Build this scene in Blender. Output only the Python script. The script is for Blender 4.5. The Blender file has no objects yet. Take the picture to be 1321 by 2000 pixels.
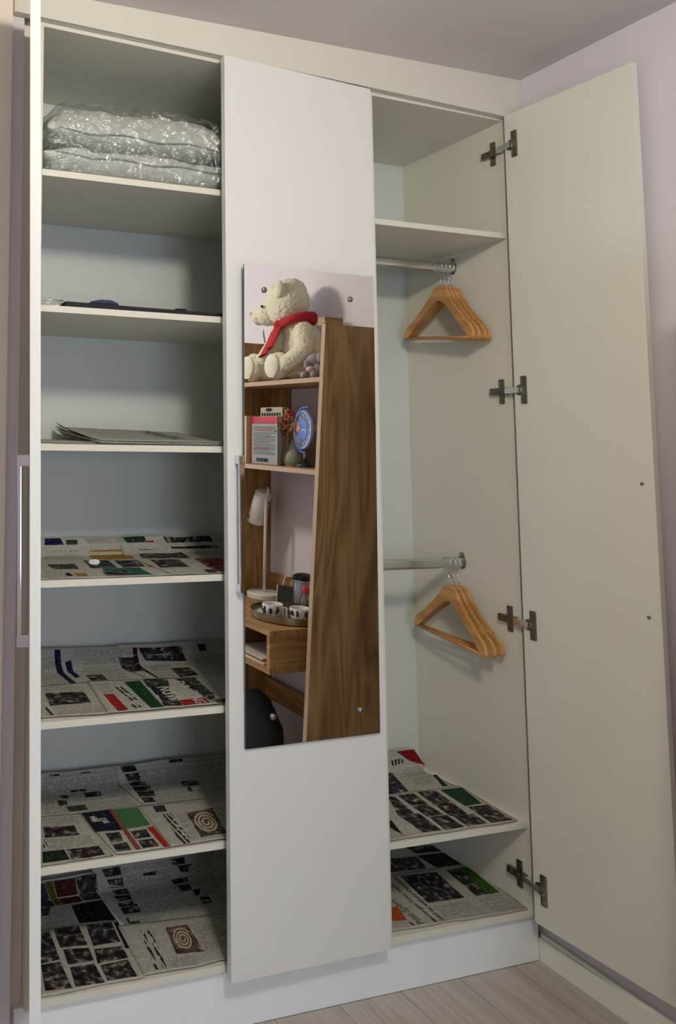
import bpy, bmesh, math, random
from mathutils import Vector, Matrix, noise
R = math.radians
rnd = random.Random(7)
scene = bpy.context.scene
col = scene.collection

# ------------------------------------------------------------ camera
CAM = Vector((-1.12940, -1.60876, 1.35270))
def cam_axes(yaw, pitch, roll):
    ca, sa, cb, sb, cc, sc = math.cos(yaw), math.sin(yaw), math.cos(pitch), math.sin(pitch), math.cos(roll), math.sin(roll)
    f = Vector((sa*cb, ca*cb, sb)); r = Vector((ca, -sa, 0)); u = r.cross(f)
    return r*cc+u*sc, -r*sc+u*cc, f
r_, u_, f_ = cam_axes(0.2704322, 0.0798424, 0.0155108)
cam_data = bpy.data.cameras.new('camera')
cam = bpy.data.objects.new('camera', cam_data); col.objects.link(cam)
cam.matrix_world = Matrix(((r_.x, u_.x, -f_.x, CAM.x), (r_.y, u_.y, -f_.y, CAM.y), (r_.z, u_.z, -f_.z, CAM.z), (0, 0, 0, 1)))
cam_data.sensor_fit = 'AUTO'; cam_data.sensor_width = 36
cam_data.lens = 1438.997/2000*36
cam_data.shift_x = (660.5-28.54)/2000
cam_data.shift_y = (749.10-1000)/2000
cam_data.clip_start = 0.02
scene.camera = cam

# ------------------------------------------------------------ light
scene.view_settings.view_transform = 'Standard'
scene.view_settings.look = 'None'
scene.view_settings.exposure = 0.0
scene.view_settings.gamma = 1
scene.view_settings.use_curve_mapping = False
w = bpy.data.worlds.new('world'); scene.world = w; w.use_nodes = True
w.node_tree.nodes['Background'].inputs[0].default_value = (.62, .74, 1, 1)
w.node_tree.nodes['Background'].inputs[1].default_value = .3
LAMP_POS = (-.56, -1.48, 2.31); LAMP_E = 12.3; LAMP_COL = (1, .92, .775)
WIN_E = 20.5
def area(name, loc, rot, sx, sy, e, c):
    l = bpy.data.lights.new(name, 'AREA'); l.shape = 'RECTANGLE'; l.size = sx; l.size_y = sy; l.energy = e; l.color = c
    o = bpy.data.objects.new(name, l); o.location = loc; o.rotation_euler = rot; col.objects.link(o); return o
area('window_daylight', (-.75, -3.36, 1.15), (R(90), 0, 0), 1.3, 1.1, WIN_E, (.66, .80, 1))

# ------------------------------------------------------------ materials
def lin(c): return tuple((x/12.92 if x <= .04045 else ((x+.055)/1.055)**2.4) for x in c)
MATS = {}
def mat(name, c, rough=.5, metal=0., spec=.5, bump=0, bscale=200, var=0, vscale=8, **k):
    m = bpy.data.materials.new(name); m.use_nodes = True; nt = m.node_tree; b = nt.nodes['Principled BSDF']
    b.inputs['Base Color'].default_value = (*c, 1); b.inputs['Roughness'].default_value = rough
    b.inputs['Metallic'].default_value = metal; b.inputs['Specular IOR Level'].default_value = spec
    tc = nt.nodes.new('ShaderNodeTexCoord')
    if bump:
        n = nt.nodes.new('ShaderNodeTexNoise'); n.inputs['Scale'].default_value = bscale; n.inputs['Detail'].default_value = 3
        bp = nt.nodes.new('ShaderNodeBump'); bp.inputs['Strength'].default_value = bump; bp.inputs['Distance'].default_value = .002
        nt.links.new(tc.outputs['Object'], n.inputs['Vector']); nt.links.new(n.outputs['Fac'], bp.inputs['Height']); nt.links.new(bp.outputs[0], b.inputs['Normal'])
    if var:
        n = nt.nodes.new('ShaderNodeTexNoise'); n.inputs['Scale'].default_value = vscale; n.inputs['Detail'].default_value = 4
        mx = nt.nodes.new('ShaderNodeMix'); mx.data_type = 'RGBA'
        mx.inputs[6].default_value = (*[x*(1-var) for x in c], 1); mx.inputs[7].default_value = (*[min(1, x*(1+var)) for x in c], 1)
        nt.links.new(tc.outputs['Object'], n.inputs['Vector']); nt.links.new(n.outputs['Fac'], mx.inputs[0]); nt.links.new(mx.outputs[2], b.inputs['Base Color'])
    for kk, v in k.items(): b.inputs[kk].default_value = v
    MATS[name] = m; return m
mat('white_laminate', (.72, .70, .605), .42, var=.012, vscale=3)
mat('door_laminate', (.775, .775, .75), .38, var=.01, vscale=3)
mat('door_inside', (.74, .745, .65), .34, var=.015, vscale=3)
mat('back_board', (.66, .69, .65), .6, var=.02, vscale=4)
mat('fascia_paint', (.69, .665, .585), .55, bump=.08, bscale=60)
mat('plinth_paint', (.90, .92, .93), .5)
mat('lavender_paint', (.71, .665, .715), .75, bump=.15, bscale=120, var=.02, vscale=3)
mat('ceiling_paint', (.66, .63, .62), .8, bump=.1, bscale=90)
mat('side_wall_paint', (.86, .77, .68), .75, bump=.1, bscale=90, var=.03, vscale=5)
mat('skirting_paint', (.82, .83, .74), .4)
mat('chrome', (.72, .72, .75), .09, 1.)
mat('rail_steel', (.62, .63, .63), .22, 1.)
mat('nickel', (.30, .27, .235), .30, 1., bump=.2, bscale=300)
mat('bright_steel', (.85, .83, .80), .2, 1.)
mat('mirror_silver', (.90, .91, .91), .0, 1.)
mat('mirror_edge', (.10, .12, .13), .3)
mat('black_plastic', (.012, .012, .014), .3)
mat('black_cloth', (.012, .012, .015), .85, bump=.3, bscale=120)
mat('navy_cloth', (.03, .045, .09), .8, bump=.4, bscale=90)
mat('teddy_plush', (.82, .75, .57), .95, bump=1., bscale=330, var=.10, vscale=60, **{'Sheen Weight': .4})
mat('plush_sole', (.78, .73, .60), .95, bump=.5, bscale=220)
mat('scarf_red', (.42, .012, .018), .85, bump=.6, bscale=170)
mat('grey_plush', (.32, .31, .33), .95, bump=.8, bscale=200)
mat('pink_plush', (.70, .50, .50), .95, bump=.8, bscale=200)
mat('lamp_white', (.74, .70, .65), .3)
mat('vase_glaze', (.26, .25, .19), .45)
mat('berry_red', (.42, .015, .03), .3)
mat('dry_leaf', (.40, .21, .06), .8)
mat('dry_flower', (.55, .42, .16), .8)
mat('clock_blue', (.10, .22, .62), .25)
mat('clock_rim', (.32, .38, .62), .2, .6)
mat('clock_face', (.13, .12, .20), .3)
mat('clock_orange', (.80, .30, .10), .5)
mat('white_plastic', (.80, .80, .78), .4)
mat('brass', (.33, .27, .17), .28, 1., bump=.1, bscale=200)
mat('bottle_red', (.65, .03, .06), .35)
mat('flask_steel', (.36, .37, .42), .3, .7)
mat('porcelain', (.80, .79, .74), .15)
mat('pattern_black', (.02, .02, .02), .4)
mat('book_red', (.48, .02, .02), .45)
mat('book_cream', (.66, .55, .36), .5)
mat('book_grey', (.30, .31, .27), .5)
mat('book_page', (.52, .48, .40), .8)
mat('pillow_cotton', (.58, .59, .545), .85, bump=.3, bscale=300)
mat('pillow_piping', (.24, .27, .26), .8)
mat('white_lead', (.78, .78, .76), .4)
mat('tissue', (.9, .9, .88), .8)

def wood(name, c1, c2, c3, axis='Z', scale=1., rough=.5):
    m = bpy.data.materials.new(name); m.use_nodes = True; nt = m.node_tree; N = nt.nodes; L = nt.links; b = N['Principled BSDF']
    tc = N.new('ShaderNodeTexCoord'); mp = N.new('ShaderNodeMapping'); L.new(tc.outputs['Object'], mp.inputs[0])
    s = {'X': (1.2, 26, 26), 'Y': (26, 1.2, 26), 'Z': (26, 26, 1.2)}[axis]
    mp.inputs['Scale'].default_value = tuple(v*scale for v in s)
    n = N.new('ShaderNodeTexNoise'); n.inputs['Scale'].default_value = 1.; n.inputs['Detail'].default_value = 7; n.inputs['Roughness'].default_value = .65; n.inputs['Distortion'].default_value = .6
    L.new(mp.outputs[0], n.inputs['Vector'])
    mp2 = N.new('ShaderNodeMapping'); L.new(tc.outputs['Object'], mp2.inputs[0])
    s2 = {'X': (.5, 5, 5), 'Y': (5, .5, 5), 'Z': (5, 5, .5)}[axis]; mp2.inputs['Scale'].default_value = s2
    n2 = N.new('ShaderNodeTexNoise'); n2.inputs['Scale'].default_value = 1.3; n2.inputs['Detail'].default_value = 2; n2.inputs['Distortion'].default_value = 1.2
    L.new(mp2.outputs[0], n2.inputs['Vector'])
    mul = N.new('ShaderNodeMath'); mul.operation = 'MULTIPLY'; mul.inputs[1].default_value = 16; L.new(n2.outputs['Fac'], mul.inputs[0])
    fr = N.new('ShaderNodeMath'); fr.operation = 'PINGPONG'; fr.inputs[1].default_value = 1; L.new(mul.outputs[0], fr.inputs[0])
    mixf = N.new('ShaderNodeMath'); mixf.operation = 'MULTIPLY_ADD'; mixf.inputs[1].default_value = .30; L.new(fr.outputs[0], mixf.inputs[0])
    sc = N.new('ShaderNodeMath'); sc.operation = 'MULTIPLY'; sc.inputs[1].default_value = .75; L.new(n.outputs['Fac'], sc.inputs[0]); L.new(sc.outputs[0], mixf.inputs[2])
    cr = N.new('ShaderNodeValToRGB'); e = cr.color_ramp.elements; e[0].position = .30; e[0].color = (*c1, 1); e[1].position = .72; e[1].color = (*c3, 1)
    x = e.new(.5); x.color = (*c2, 1); L.new(mixf.outputs[0], cr.inputs[0]); L.new(cr.outputs[0], b.inputs['Base Color']); b.inputs['Roughness'].default_value = rough
    MATS[name] = m; return m
for ax in 'XYZ': wood('oak_'+ax.lower(), (.23, .115, .035), (.36, .195, .07), (.48, .285, .12), ax)
wood('hanger_wood', (.42, .19, .05), (.55, .27, .085), (.66, .37, .14), 'Y', 2.2, .32)
wood('floor_wood', (.38, .345, .30), (.43, .395, .35), (.48, .445, .40), 'Y', 1.6, .45)

# newsprint: paper, running text, headline strokes, pictures, flat printed areas
def newsprint(name, kind):
    m = bpy.data.materials.new(name); m.use_nodes = True; nt = m.node_tree; N = nt.nodes; L = nt.links; b = N['Principled BSDF']
    b.inputs['Roughness'].default_value = .8; b.inputs['Specular IOR Level'].default_value = .2
    uv = N.new('ShaderNodeTexCoord'); paper = (.44, .43, .37, 1)
    def mixc(f, a, bb):
        x = N.new('ShaderNodeMix'); x.data_type = 'RGBA'
        for i, v in ((0, f), (6, a), (7, bb)):
            if isinstance(v, (tuple, float, int)): x.inputs[i].default_value = v
            else: L.new(v, x.inputs[i])
        return x.outputs[2]
    def M(op, a, bb=0.):
        x = N.new('ShaderNodeMath'); x.operation = op
        for i, v in ((0, a), (1, bb)):
            if isinstance(v, (float, int)): x.inputs[i].default_value = v
            else: L.new(v, x.inputs[i])
        return x.outputs[0]
    def nz(scale, vec=(1, 1, 1), detail=2):
        mp = N.new('ShaderNodeMapping'); L.new(uv.outputs['UV'], mp.inputs[0]); mp.inputs['Scale'].default_value = vec
        n = N.new('ShaderNodeTexNoise'); n.inputs['Scale'].default_value = scale; n.inputs['Detail'].default_value = detail; L.new(mp.outputs[0], n.inputs['Vector']); return n
    at = N.new('ShaderNodeAttribute'); at.attribute_name = 'tint'
    if kind == 'paper':
        n = nz(9, detail=4); c0 = mixc(n.outputs['Fac'], (.40, .39, .335, 1), (.49, .48, .42, 1))
        sp = N.new('ShaderNodeSeparateXYZ'); L.new(uv.outputs['UV'], sp.inputs[0])
        ln = M('LESS_THAN', M('FRACT', M('MULTIPLY', sp.outputs[0], 1/.0048)), .5); wd = M('GREATER_THAN', nz(1, (208, 80, 1), 1).outputs['Fac'], .45)
        bl = M('GREATER_THAN', M('FRACT', M('MULTIPLY', sp.outputs[1], 1/.061)), .10)
        c = mixc(M('MULTIPLY', M('MULTIPLY', M('MULTIPLY', ln, wd), bl), .42), c0, (.09, .09, .09, 1))
    elif kind in ('text', 'head', 'white'):
        sp = N.new('ShaderNodeSeparateXYZ'); L.new(uv.outputs['UV'], sp.inputs[0])
        per = {'text': 1/.0042, 'head': 1/.012, 'white': 1/.010}[kind]
        fr = M('FRACT', M('MULTIPLY', sp.outputs[0], per)); line = M('LESS_THAN', fr, .5 if kind == 'text' else .62)
        word = nz(1, (60 if kind != 'text' else 240, 90 if kind == 'text' else 60, 1), 1)
        wd = M('GREATER_THAN', word.outputs['Fac'], .42)
        ink = M('MULTIPLY', line, wd)
        if kind == 'text':
            col_ = M('FRACT', M('MULTIPLY', sp.outputs[1], 1/.052)); ink = M('MULTIPLY', ink, M('GREATER_THAN', col_, .06)); ink = M('MULTIPLY', ink, .72)
            c = mixc(ink, paper, (.07, .07, .07, 1))
        elif kind == 'head': c = mixc(ink, paper, (.02, .02, .02, 1))
        else: c = mixc(ink, at.outputs['Color'], (.55, .55, .52, 1))
    elif kind == 'photo':
        n = nz(56, detail=4); n2 = nz(30, detail=2)
        cr = N.new('ShaderNodeValToRGB'); L.new(n.outputs['Fac'], cr.inputs[0]); e = cr.color_ramp.elements
        e[0].position = .40; e[0].color = (.008, .008, .010, 1); e[1].position = .72; e[1].color = (.50, .44, .38, 1)
        x = e.new(.52); x.color = (.05, .045, .05, 1); x = e.new(.60); x.color = (.22, .17, .14, 1)
        f = N.new('ShaderNodeMapRange'); L.new(n2.outputs['Fac'], f.inputs[0]); f.inputs[1].default_value = .45; f.inputs[2].default_value = .62; f.inputs[3].default_value = .1; f.inputs[4].default_value = .85
        c = mixc(f.outputs[0], cr.outputs[0], at.outputs['Color'])
    else:
        n = nz(90, (1, 3, 1), 2); f = N.new('ShaderNodeMapRange'); L.new(n.outputs['Fac'], f.inputs[0]); f.inputs[1].default_value = .62; f.inputs[2].default_value = .68; f.inputs[3].default_value = 0; f.inputs[4].default_value = .28
        c = mixc(f.outputs[0], at.outputs['Color'], (.5, .5, .46, 1))
    L.new(c, b.inputs['Base Color']); MATS[name] = m
for k in ('paper', 'text', 'head', 'white', 'photo', 'flat'): newsprint('newsprint_'+k, k)
mat('ink_black', (.015, .015, .015), .8); mat('ink_white', (.62, .61, .55), .8); mat('ink_green', (.10, .14, .06), .8); mat('ink_tan', (.46, .38, .28), .8); mat('ink_brown', (.09, .06, .035), .8); mat('ink_pink', (.6, .35, .35), .8)

def film():
    m = bpy.data.materials.new('clear_film'); m.use_nodes = True; nt = m.node_tree; N = nt.nodes; L = nt.links
    for n in list(N): N.remove(n)
    out = N.new('ShaderNodeOutputMaterial'); tr = N.new('ShaderNodeBsdfTransparent'); gl = N.new('ShaderNodeBsdfGlossy'); gl.inputs['Roughness'].default_value = .08
    tr.inputs[0].default_value = (.97, .98, .97, 1)
    tc = N.new('ShaderNodeTexCoord'); mp = N.new('ShaderNodeMapping'); mp.inputs['Scale'].default_value = (1, 1, 2.2); mp.inputs['Rotation'].default_value = (0, .6, 0)
    n = N.new('ShaderNodeTexNoise'); n.inputs['Scale'].default_value = 22; n.inputs['Detail'].default_value = 5; n.inputs['Distortion'].default_value = 2.6
    bp = N.new('ShaderNodeBump'); bp.inputs['Strength'].default_value = 1.; bp.inputs['Distance'].default_value = .0035
    L.new(tc.outputs['Object'], mp.inputs[0]); L.new(mp.outputs[0], n.inputs['Vector']); L.new(n.outputs['Fac'], bp.inputs['Height']); L.new(bp.outputs[0], gl.inputs['Normal'])
    fr = N.new('ShaderNodeFresnel'); fr.inputs['IOR'].default_value = 1.5
    ma = N.new('ShaderNodeMath'); ma.operation = 'MULTIPLY_ADD'; ma.inputs[1].default_value = 1.; ma.inputs[2].default_value = .15; L.new(fr.outputs[0], ma.inputs[0]); mi_ = N.new('ShaderNodeMath'); mi_.operation = 'MINIMUM'; mi_.inputs[1].default_value = .32; L.new(ma.outputs[0], mi_.inputs[0])
    mx = N.new('ShaderNodeMixShader'); L.new(mi_.outputs[0], mx.inputs[0]); L.new(tr.outputs[0], mx.inputs[1]); L.new(gl.outputs[0], mx.inputs[2]); L.new(mx.outputs[0], out.inputs[0])
    MATS['clear_film'] = m
film()
mat('tinted_glass', (.75, .55, .55), .08, **{'Transmission Weight': .85})
mat('clear_glass', (.9, .93, .93), .05, **{'Transmission Weight': .9})
g = mat('lamp_globe', (1, .95, .85), .5); gb = g.node_tree.nodes['Principled BSDF']; gb.inputs['Emission Color'].default_value = (*LAMP_COL, 1); gb.inputs['Emission Strength'].default_value = LAMP_E/ (math.pi*4*math.pi*.12**2*.62)*3.0

# ------------------------------------------------------------ mesh helpers
def link(name, me, m=None, parent=None):
    o = bpy.data.objects.new(name, me); col.objects.link(o)
    if m:
        for x in (m if isinstance(m, (list, tuple)) else [m]): me.materials.append(MATS[x])
    if parent: o.parent = parent; o.matrix_parent_inverse = parent.matrix_world.inverted()
    return o
def fin(bm, name, m, parent=None, smooth=False, angle=None):
    me = bpy.data.meshes.new(name); bm.normal_update(); bm.to_mesh(me); bm.free()
    if smooth:
        for p in me.polygons: p.use_smooth = True
        if angle: 
            try: me.set_sharp_from_angle(angle=R(angle))
            except Exception: pass
    return link(name, me, m, parent)
def tag(o, label=None, cat=None, group=None, kind=None):
    if label: o['label'] = label
    if cat: o['category'] = cat
    if group: o['group'] = group
    if kind: o['kind'] = kind
    return o
def empty(name, loc, label, cat, group=None, rot=(0, 0, 0)):
    o = bpy.data.objects.new(name, None); o.location = loc; o.rotation_euler = rot; o.empty_display_size = .05; col.objects.link(o)
    o.matrix_world = Matrix.Translation(loc) @ Matrix.Rotation(rot[2], 4, 'Z') @ Matrix.Rotation(rot[1], 4, 'Y') @ Matrix.Rotation(rot[0], 4, 'X')
    return tag(o, label, cat, group)
def bx(bm, x0, x1, y0, y1, z0, z1, bev=0., mi=0, M=None):
    vs = [bm.verts.new(p) for p in ((x0, y0, z0), (x1, y0, z0), (x1, y1, z0), (x0, y1, z0), (x0, y0, z1), (x1, y0, z1), (x1, y1, z1), (x0, y1, z1))]
    fs = [bm.faces.new([vs[i] for i in f]) for f in ((3, 2, 1, 0), (4, 5, 6, 7), (0, 1, 5, 4), (1, 2, 6, 5), (2, 3, 7, 6), (3, 0, 4, 7))]
    for f in fs: f.material_index = mi
    if M:
        for v in vs: v.co = M @ v.co
    if bev:
        es = list({e for f in fs for e in f.edges}); r = bmesh.ops.bevel(bm, geom=es, offset=bev, segments=2, affect='EDGES', profile=.7)
        for f in r['faces']: f.material_index = mi
    return vs
def box(name, x0, x1, y0, y1, z0, z1, m, parent=None, bev=.0012, M=None):
    bm = bmesh.new(); bx(bm, x0, x1, y0, y1, z0, z1, bev, 0, M); return fin(bm, name, m, parent)
def lathe(bm, prof, c=(0, 0, 0), n=24, M=None, mi=0):
    rings = []
    for r, z in prof:
        if r < 1e-6: rings.append([bm.verts.new((c[0], c[1], c[2]+z))])
        else: rings.append([bm.verts.new((c[0]+r*math.cos(2*math.pi*i/n), c[1]+r*math.sin(2*math.pi*i/n), c[2]+z)) for i in range(n)])
    for a, b in zip(rings, rings[1:]):
        for i in range(n):
            j = (i+1) % n
            if len(a) == 1 and len(b) == 1: continue
            vs = [a[0], b[j], b[i]][::-1] if len(a) == 1 else ([a[i], a[j], b[0]] if len(b) == 1 else [a[i], a[j], b[j], b[i]])
            f = bm.faces.new(vs); f.material_index = mi
    if M:
        for rg in rings:
            for v in rg: v.co = M @ v.co
def tube(bm, pts, r, n=8, mi=0, sq=1.0, closed=False):
    pts = [Vector(p) for p in pts]; rings = []
    rr = r if isinstance(r, (list, tuple)) else [r]*len(pts)
    up = None
    for i, p in enumerate(pts):
        a = pts[i-1] if (i or closed) else p; b = pts[(i+1) % len(pts)] if (i < len(pts)-1 or closed) else p
        d = (b-a).normalized()
        if up is None: up = d.orthogonal().normalized()
        up = (up-d*up.dot(d)).normalized(); s = d.cross(up)
        rings.append([bm.verts.new(p+(up*math.cos(2*math.pi*k/n)+s*math.sin(2*math.pi*k/n)*sq)*rr[i]) for k in range(n)])
    prs = list(zip(rings, rings[1:]))+([(rings[-1], rings[0])] if closed else [])
    for a, b in prs:
        for k in range(n):
            j = (k+1) % n; f = bm.faces.new((a[k], a[j], b[j], b[k])); f.material_index = mi
    if not closed:
        f = bm.faces.new(rings[0][::-1]); f.material_index = mi; f = bm.faces.new(rings[-1]); f.material_index = mi
def ball(bm, c, r, n=16, mi=0, M=None):
    rx, ry, rz = r if isinstance(r, (tuple, list)) else (r, r, r)
    prof = [(math.sin(math.pi*i/(n//2)) if 0 < i < n//2 else 0, -math.cos(math.pi*i/(n//2))) for i in range(n//2+1)]
    MM = Matrix.Translation(c) @ (M or Matrix()) @ Matrix.Diagonal((rx, ry, rz, 1)); lathe(bm, prof, n=n, M=MM, mi=mi)
def prism(bm, poly, t, M, mi=0, bev=0.):
    """poly in local (a,b) -> extruded by +-t/2 along local c ; M maps (a,b,c)"""
    A = [bm.verts.new(M @ Vector((a, b, -t/2))) for a, b in poly]; B = [bm.verts.new(M @ Vector((a, b, t/2))) for a, b in poly]
    fs = [bm.faces.new(A[::-1]), bm.faces.new(B)]
    for i in range(len(poly)):
        j = (i+1) % len(poly); fs.append(bm.faces.new((A[i], A[j], B[j], B[i])))
    for f in fs: f.material_index = mi
    if bev:
        es = [e for e in fs[0].edges]+[e for e in fs[1].edges]
        r = bmesh.ops.bevel(bm, geom=es, offset=bev, segments=2, affect='EDGES')
        for f in r['faces']: f.material_index = mi
def text_mesh(s, bold=0.0):
    cu = bpy.data.curves.new('lettering', 'FONT'); cu.body = s; cu.size = 1; cu.offset = bold; cu.resolution_u = 2
    o = bpy.data.objects.new('lettering', cu); col.objects.link(o)
    dg = bpy.context.evaluated_depsgraph_get(); dg.update(); me = bpy.data.meshes.new_from_object(o.evaluated_get(dg))
    bpy.data.objects.remove(o); bpy.data.curves.remove(cu)
    xs = [v.co.x for v in me.vertices] or [0, 1]; ys = [v.co.y for v in me.vertices] or [0, 1]
    return me, min(xs), max(xs), min(ys), max(ys)
def add_text(bm, s, fmap, mi, bold=0.0):
    """fmap(u,v) u,v in 0..1 over the text's box -> 3D"""
    me, x0, x1, y0, y1 = text_mesh(s, bold)
    vs = [bm.verts.new(fmap((v.co.x-x0)/(x1-x0), (v.co.y-y0)/(y1-y0))) for v in me.vertices]
    for p in me.polygons:
        try: f = bm.faces.new([vs[i] for i in p.vertices]); f.material_index = mi
        except ValueError: pass
    bpy.data.meshes.remove(me)

# ------------------------------------------------------------ setting
RX0, RX1, RY0, YB, ZC = -2.60, .815, -3.40, .40, 2.419
DI = .371                       # inner depth of the carcasses
floor = tag(box('floor', RX0, RX1, RY0, YB, -.03, -.004, 'floor_wood', bev=0), kind='structure')
pw = .1815; k = 0
xe_ = .7085
edges = [xe_+pw*i for i in range(-19, 2)]
for i in range(len(edges)-1):
    a, b = max(edges[i], RX0), min(edges[i+1], RX1)
    if b-a < .01: continue
    y = RY0 + rnd.uniform(-1.1, 0)
    while y < .0:
        y2 = min(y+1.22, .0125)
        if y2 > RY0:
            bm = bmesh.new(); bx(bm, a+.0008, b-.0008, max(y, RY0)+.0008, y2-.0008, -.004, 0., .0005)
            fin(bm, 'plank', 'floor_wood', floor)
        y += 1.22
tag(box('ceiling', RX0, RX1+.05, RY0, YB, ZC, ZC+.05, 'ceiling_paint', bev=0), kind='structure')
tag(box('wall_right', RX1, RX1+.08, RY0, YB, 0, ZC, 'lavender_paint', bev=0), kind='structure')
tag(box('wall_back', RX0, RX1, YB-.005, YB+.08, 0, ZC, 'lavender_paint', bev=0), kind='structure')
tag(box('wall_left', RX0-.08, RX0, RY0, YB, 0, ZC, 'lavender_paint', bev=0), kind='structure')
# rear wall with the window the daylight comes through
bm = bmesh.new(); WX0, WX1, WZ0, WZ1 = -1.45, -.05, .8, 2.0
for a, b, c, d in ((RX0, WX0, 0, ZC), (WX1, RX1, 0, ZC), (WX0, WX1, 0, WZ0), (WX0, WX1, WZ1, ZC)): bx(bm, a, b, RY0-.1, RY0, c, d)
tag(fin(bm, 'wall_rear', 'lavender_paint'), kind='structure')
win = bmesh.new()
for a, b, c, d in ((WX0, WX1, WZ0, WZ0+.05), (WX0, WX1, WZ1-.05, WZ1), (WX0, WX0+.05, WZ0, WZ1), (WX1-.05, WX1, WZ0, WZ1), (-.775, -.725, WZ0, WZ1)): bx(win, a, b, RY0-.08, RY0-.02, c, d)
win = tag(fin(win, 'window_1', 'white_plastic'), kind='structure')
box('window_pane', WX0+.04, WX1-.04, RY0-.06, RY0-.054, WZ0+.04, WZ1-.04, 'clear_glass', win, bev=0)
# plastered return at the left of the wardrobe, lavender strip and shadow gap beside the carcass
tag(box('wall_return', RX0, -.7035, -.012, YB-.01, 0, ZC, 'side_wall_paint', bev=.004), kind='structure')
tag(box('wall_strip', -.703, -.673, .0, YB-.01, 0, ZC, 'lavender_paint', bev=0), kind='structure')
tag(box('trim_4', -.673, -.6402, .028, .045, 0, ZC, 'side_wall_paint', bev=0), kind='structure')   # reveal beside the carcass
# fascia above the doors, scribed to the ceiling; its lower edge runs slightly out of level
bm = bmesh.new()
fx = [(-.7030, 2.3568), (.8145, 2.3005)]
v = [bm.verts.new(p) for p in ((fx[0][0], -.020, fx[0][1]), (fx[1][0], -.020, fx[1][1]), (fx[1][0], -.020, ZC), (fx[0][0], -.020, ZC), (fx[0][0], -.001, fx[0][1]), (fx[1][0], -.001, fx[1][1]), (fx[1][0], -.001, ZC), (fx[0][0], -.001, ZC))]
for f in ((0, 1, 2, 3), (7, 6, 5, 4), (0, 4, 5, 1), (1, 5, 6, 2), (2, 6, 7, 3), (3, 7, 4, 0)): bm.faces.new([v[i] for i in f])
bmesh.ops.bevel(bm, geom=[e for e in bm.edges], offset=.001, segments=1, affect='EDGES')
tag(fin(bm, 'trim_1', 'fascia_paint'), kind='structure')
bm = bmesh.new(); bx(bm, -.66, .7965, .013, .030, 0, .1218); bx(bm, -.66, .2980, .013, .030, .1218, .1360)
tag(fin(bm, 'trim_2', 'plinth_paint'), kind='structure')      # plinth, set back under the units
bm = bmesh.new(); bx(bm, .797, .8145, RY0, .0125, 0, .058); bx(bm, .803, .8145, RY0, .0125, .058, .067)
tag(fin(bm, 'baseboard_right', 'skirting_paint'), kind='structure')
tag(box('trim_3', .7815, .8145, .0140, .030, .1225, 2.318, 'white_laminate', bev=.001), kind='structure')  # filler beside the wall

# ------------------------------------------------------------ wardrobe units
TH = .0155
def unit(name, label, xa, xb, zb, zt, shelves, drop):
    """xa..xb inner faces, zb floor-board top, zt underside of the top board"""
    u = empty(name, ((xa+xb)/2, 0, zb-TH), label, 'wardrobe')
    box('side_panel', xa-.0158, xa, 0, DI, zb-TH, zt+TH+drop[0], 'white_laminate', u, .0008)
    box('side_panel', xb, xb+.0158, 0, DI, zb-TH, zt+TH+drop[1], 'white_laminate', u, .0008)
    box('back_panel', xa-.015, xb+.015, DI, DI+.006, zb-TH, zt+TH, 'back_board', u, 0)
    bm = bmesh.new(); vs = bx(bm, xa, xb, 0, DI, zt, zt+TH)
    for v in vs: v.co.z += drop[0]+(drop[1]-drop[0])*(v.co.x-xa)/(xb-xa)
    fin(bm, 'top_board', 'white_laminate', u)
    box('floor_board', xa, xb, 0, DI, zb-TH, zb, 'white_laminate', u, .0008)
    for s in shelves:
        z, yy = s if isinstance(s, tuple) else (s, 0.)
        box('shelf', xa+.0003, xb-.0003, yy, DI, z-TH, z, 'white_laminate', u, .0008)
    return u
XL0, XL1, XM1, XR0, XR1 = -.624, -.158, .2820, .3143, .7645
ZS = dict(s1=1.9955, s2=1.672, s3=1.351, s4=1.043, s5=.734, s6=.425, s7=.152, r1=1.968, r2=.3605, rb=.138)
left = unit('wardrobe_unit', 'wide left wardrobe unit of shelves, one door open and one closed with a tall mirror', XL0, XM1, ZS['s7'], 2.340, [ZS[k] for k in ('s1', 's2', 's3', 's4', 's5', 's6')], (.004, -.030))
mid = left
right = unit('wardrobe_unit', 'open right-hand hanging wardrobe unit with two steel rails and wooden hangers', XR0, XR1, ZS['rb'], 2.3035, [ZS['r1'], (ZS['r2'], .004)], (.006, -.006))
# small steel shelf support and edge marks
def handle(parent, M, L=.318, name='handle'):
    """local z along the handle, local -y outwards from the door face"""
    bm = bmesh.new()
    bx(bm, -.0068, .0068, -.0205, -.0140, 0, L, .0015, 0, M)
    for z in (0, L-.020): bx(bm, -.0078, .0078, -.0212, 0, z, z+.020, .0015, 0, M)
    return fin(bm, name, 'chrome', parent)
def door(parent, hinge, ang, width, z0, z1, m, swing, th=.0165, skew=None, lean=None):
    """hinge=(x,y) of the inner hinge-side corner; local +x runs from hinge to free edge, local +y is the thickness outwards"""
    M = Matrix.Translation((hinge[0], hinge[1], 0)) @ Matrix.Rotation(ang, 4, 'Z')
    if lean: M = Matrix.Translation((-.75, 0, 1.23)) @ Matrix.Rotation(lean, 4, 'Y') @ Matrix.Translation((.75, 0, -1.23)) @ M   # hangs slightly out of plumb
    bm = bmesh.new(); y0, y1 = (0, th) if swing > 0 else (-th, 0)
    vs = bx(bm, 0, width, y0, y1, z0, z1)
    if skew:
        for v in vs:
            if v.co.x > width/2: v.co.z += skew[1] if v.co.z > 1 else skew[0]
    for v in vs: v.co = M @ v.co
    bmesh.ops.bevel(bm, geom=list(bm.edges), offset=.0012, segments=2, affect='EDGES', profile=.7)
    return fin(bm, 'door', m, parent), M
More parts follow.
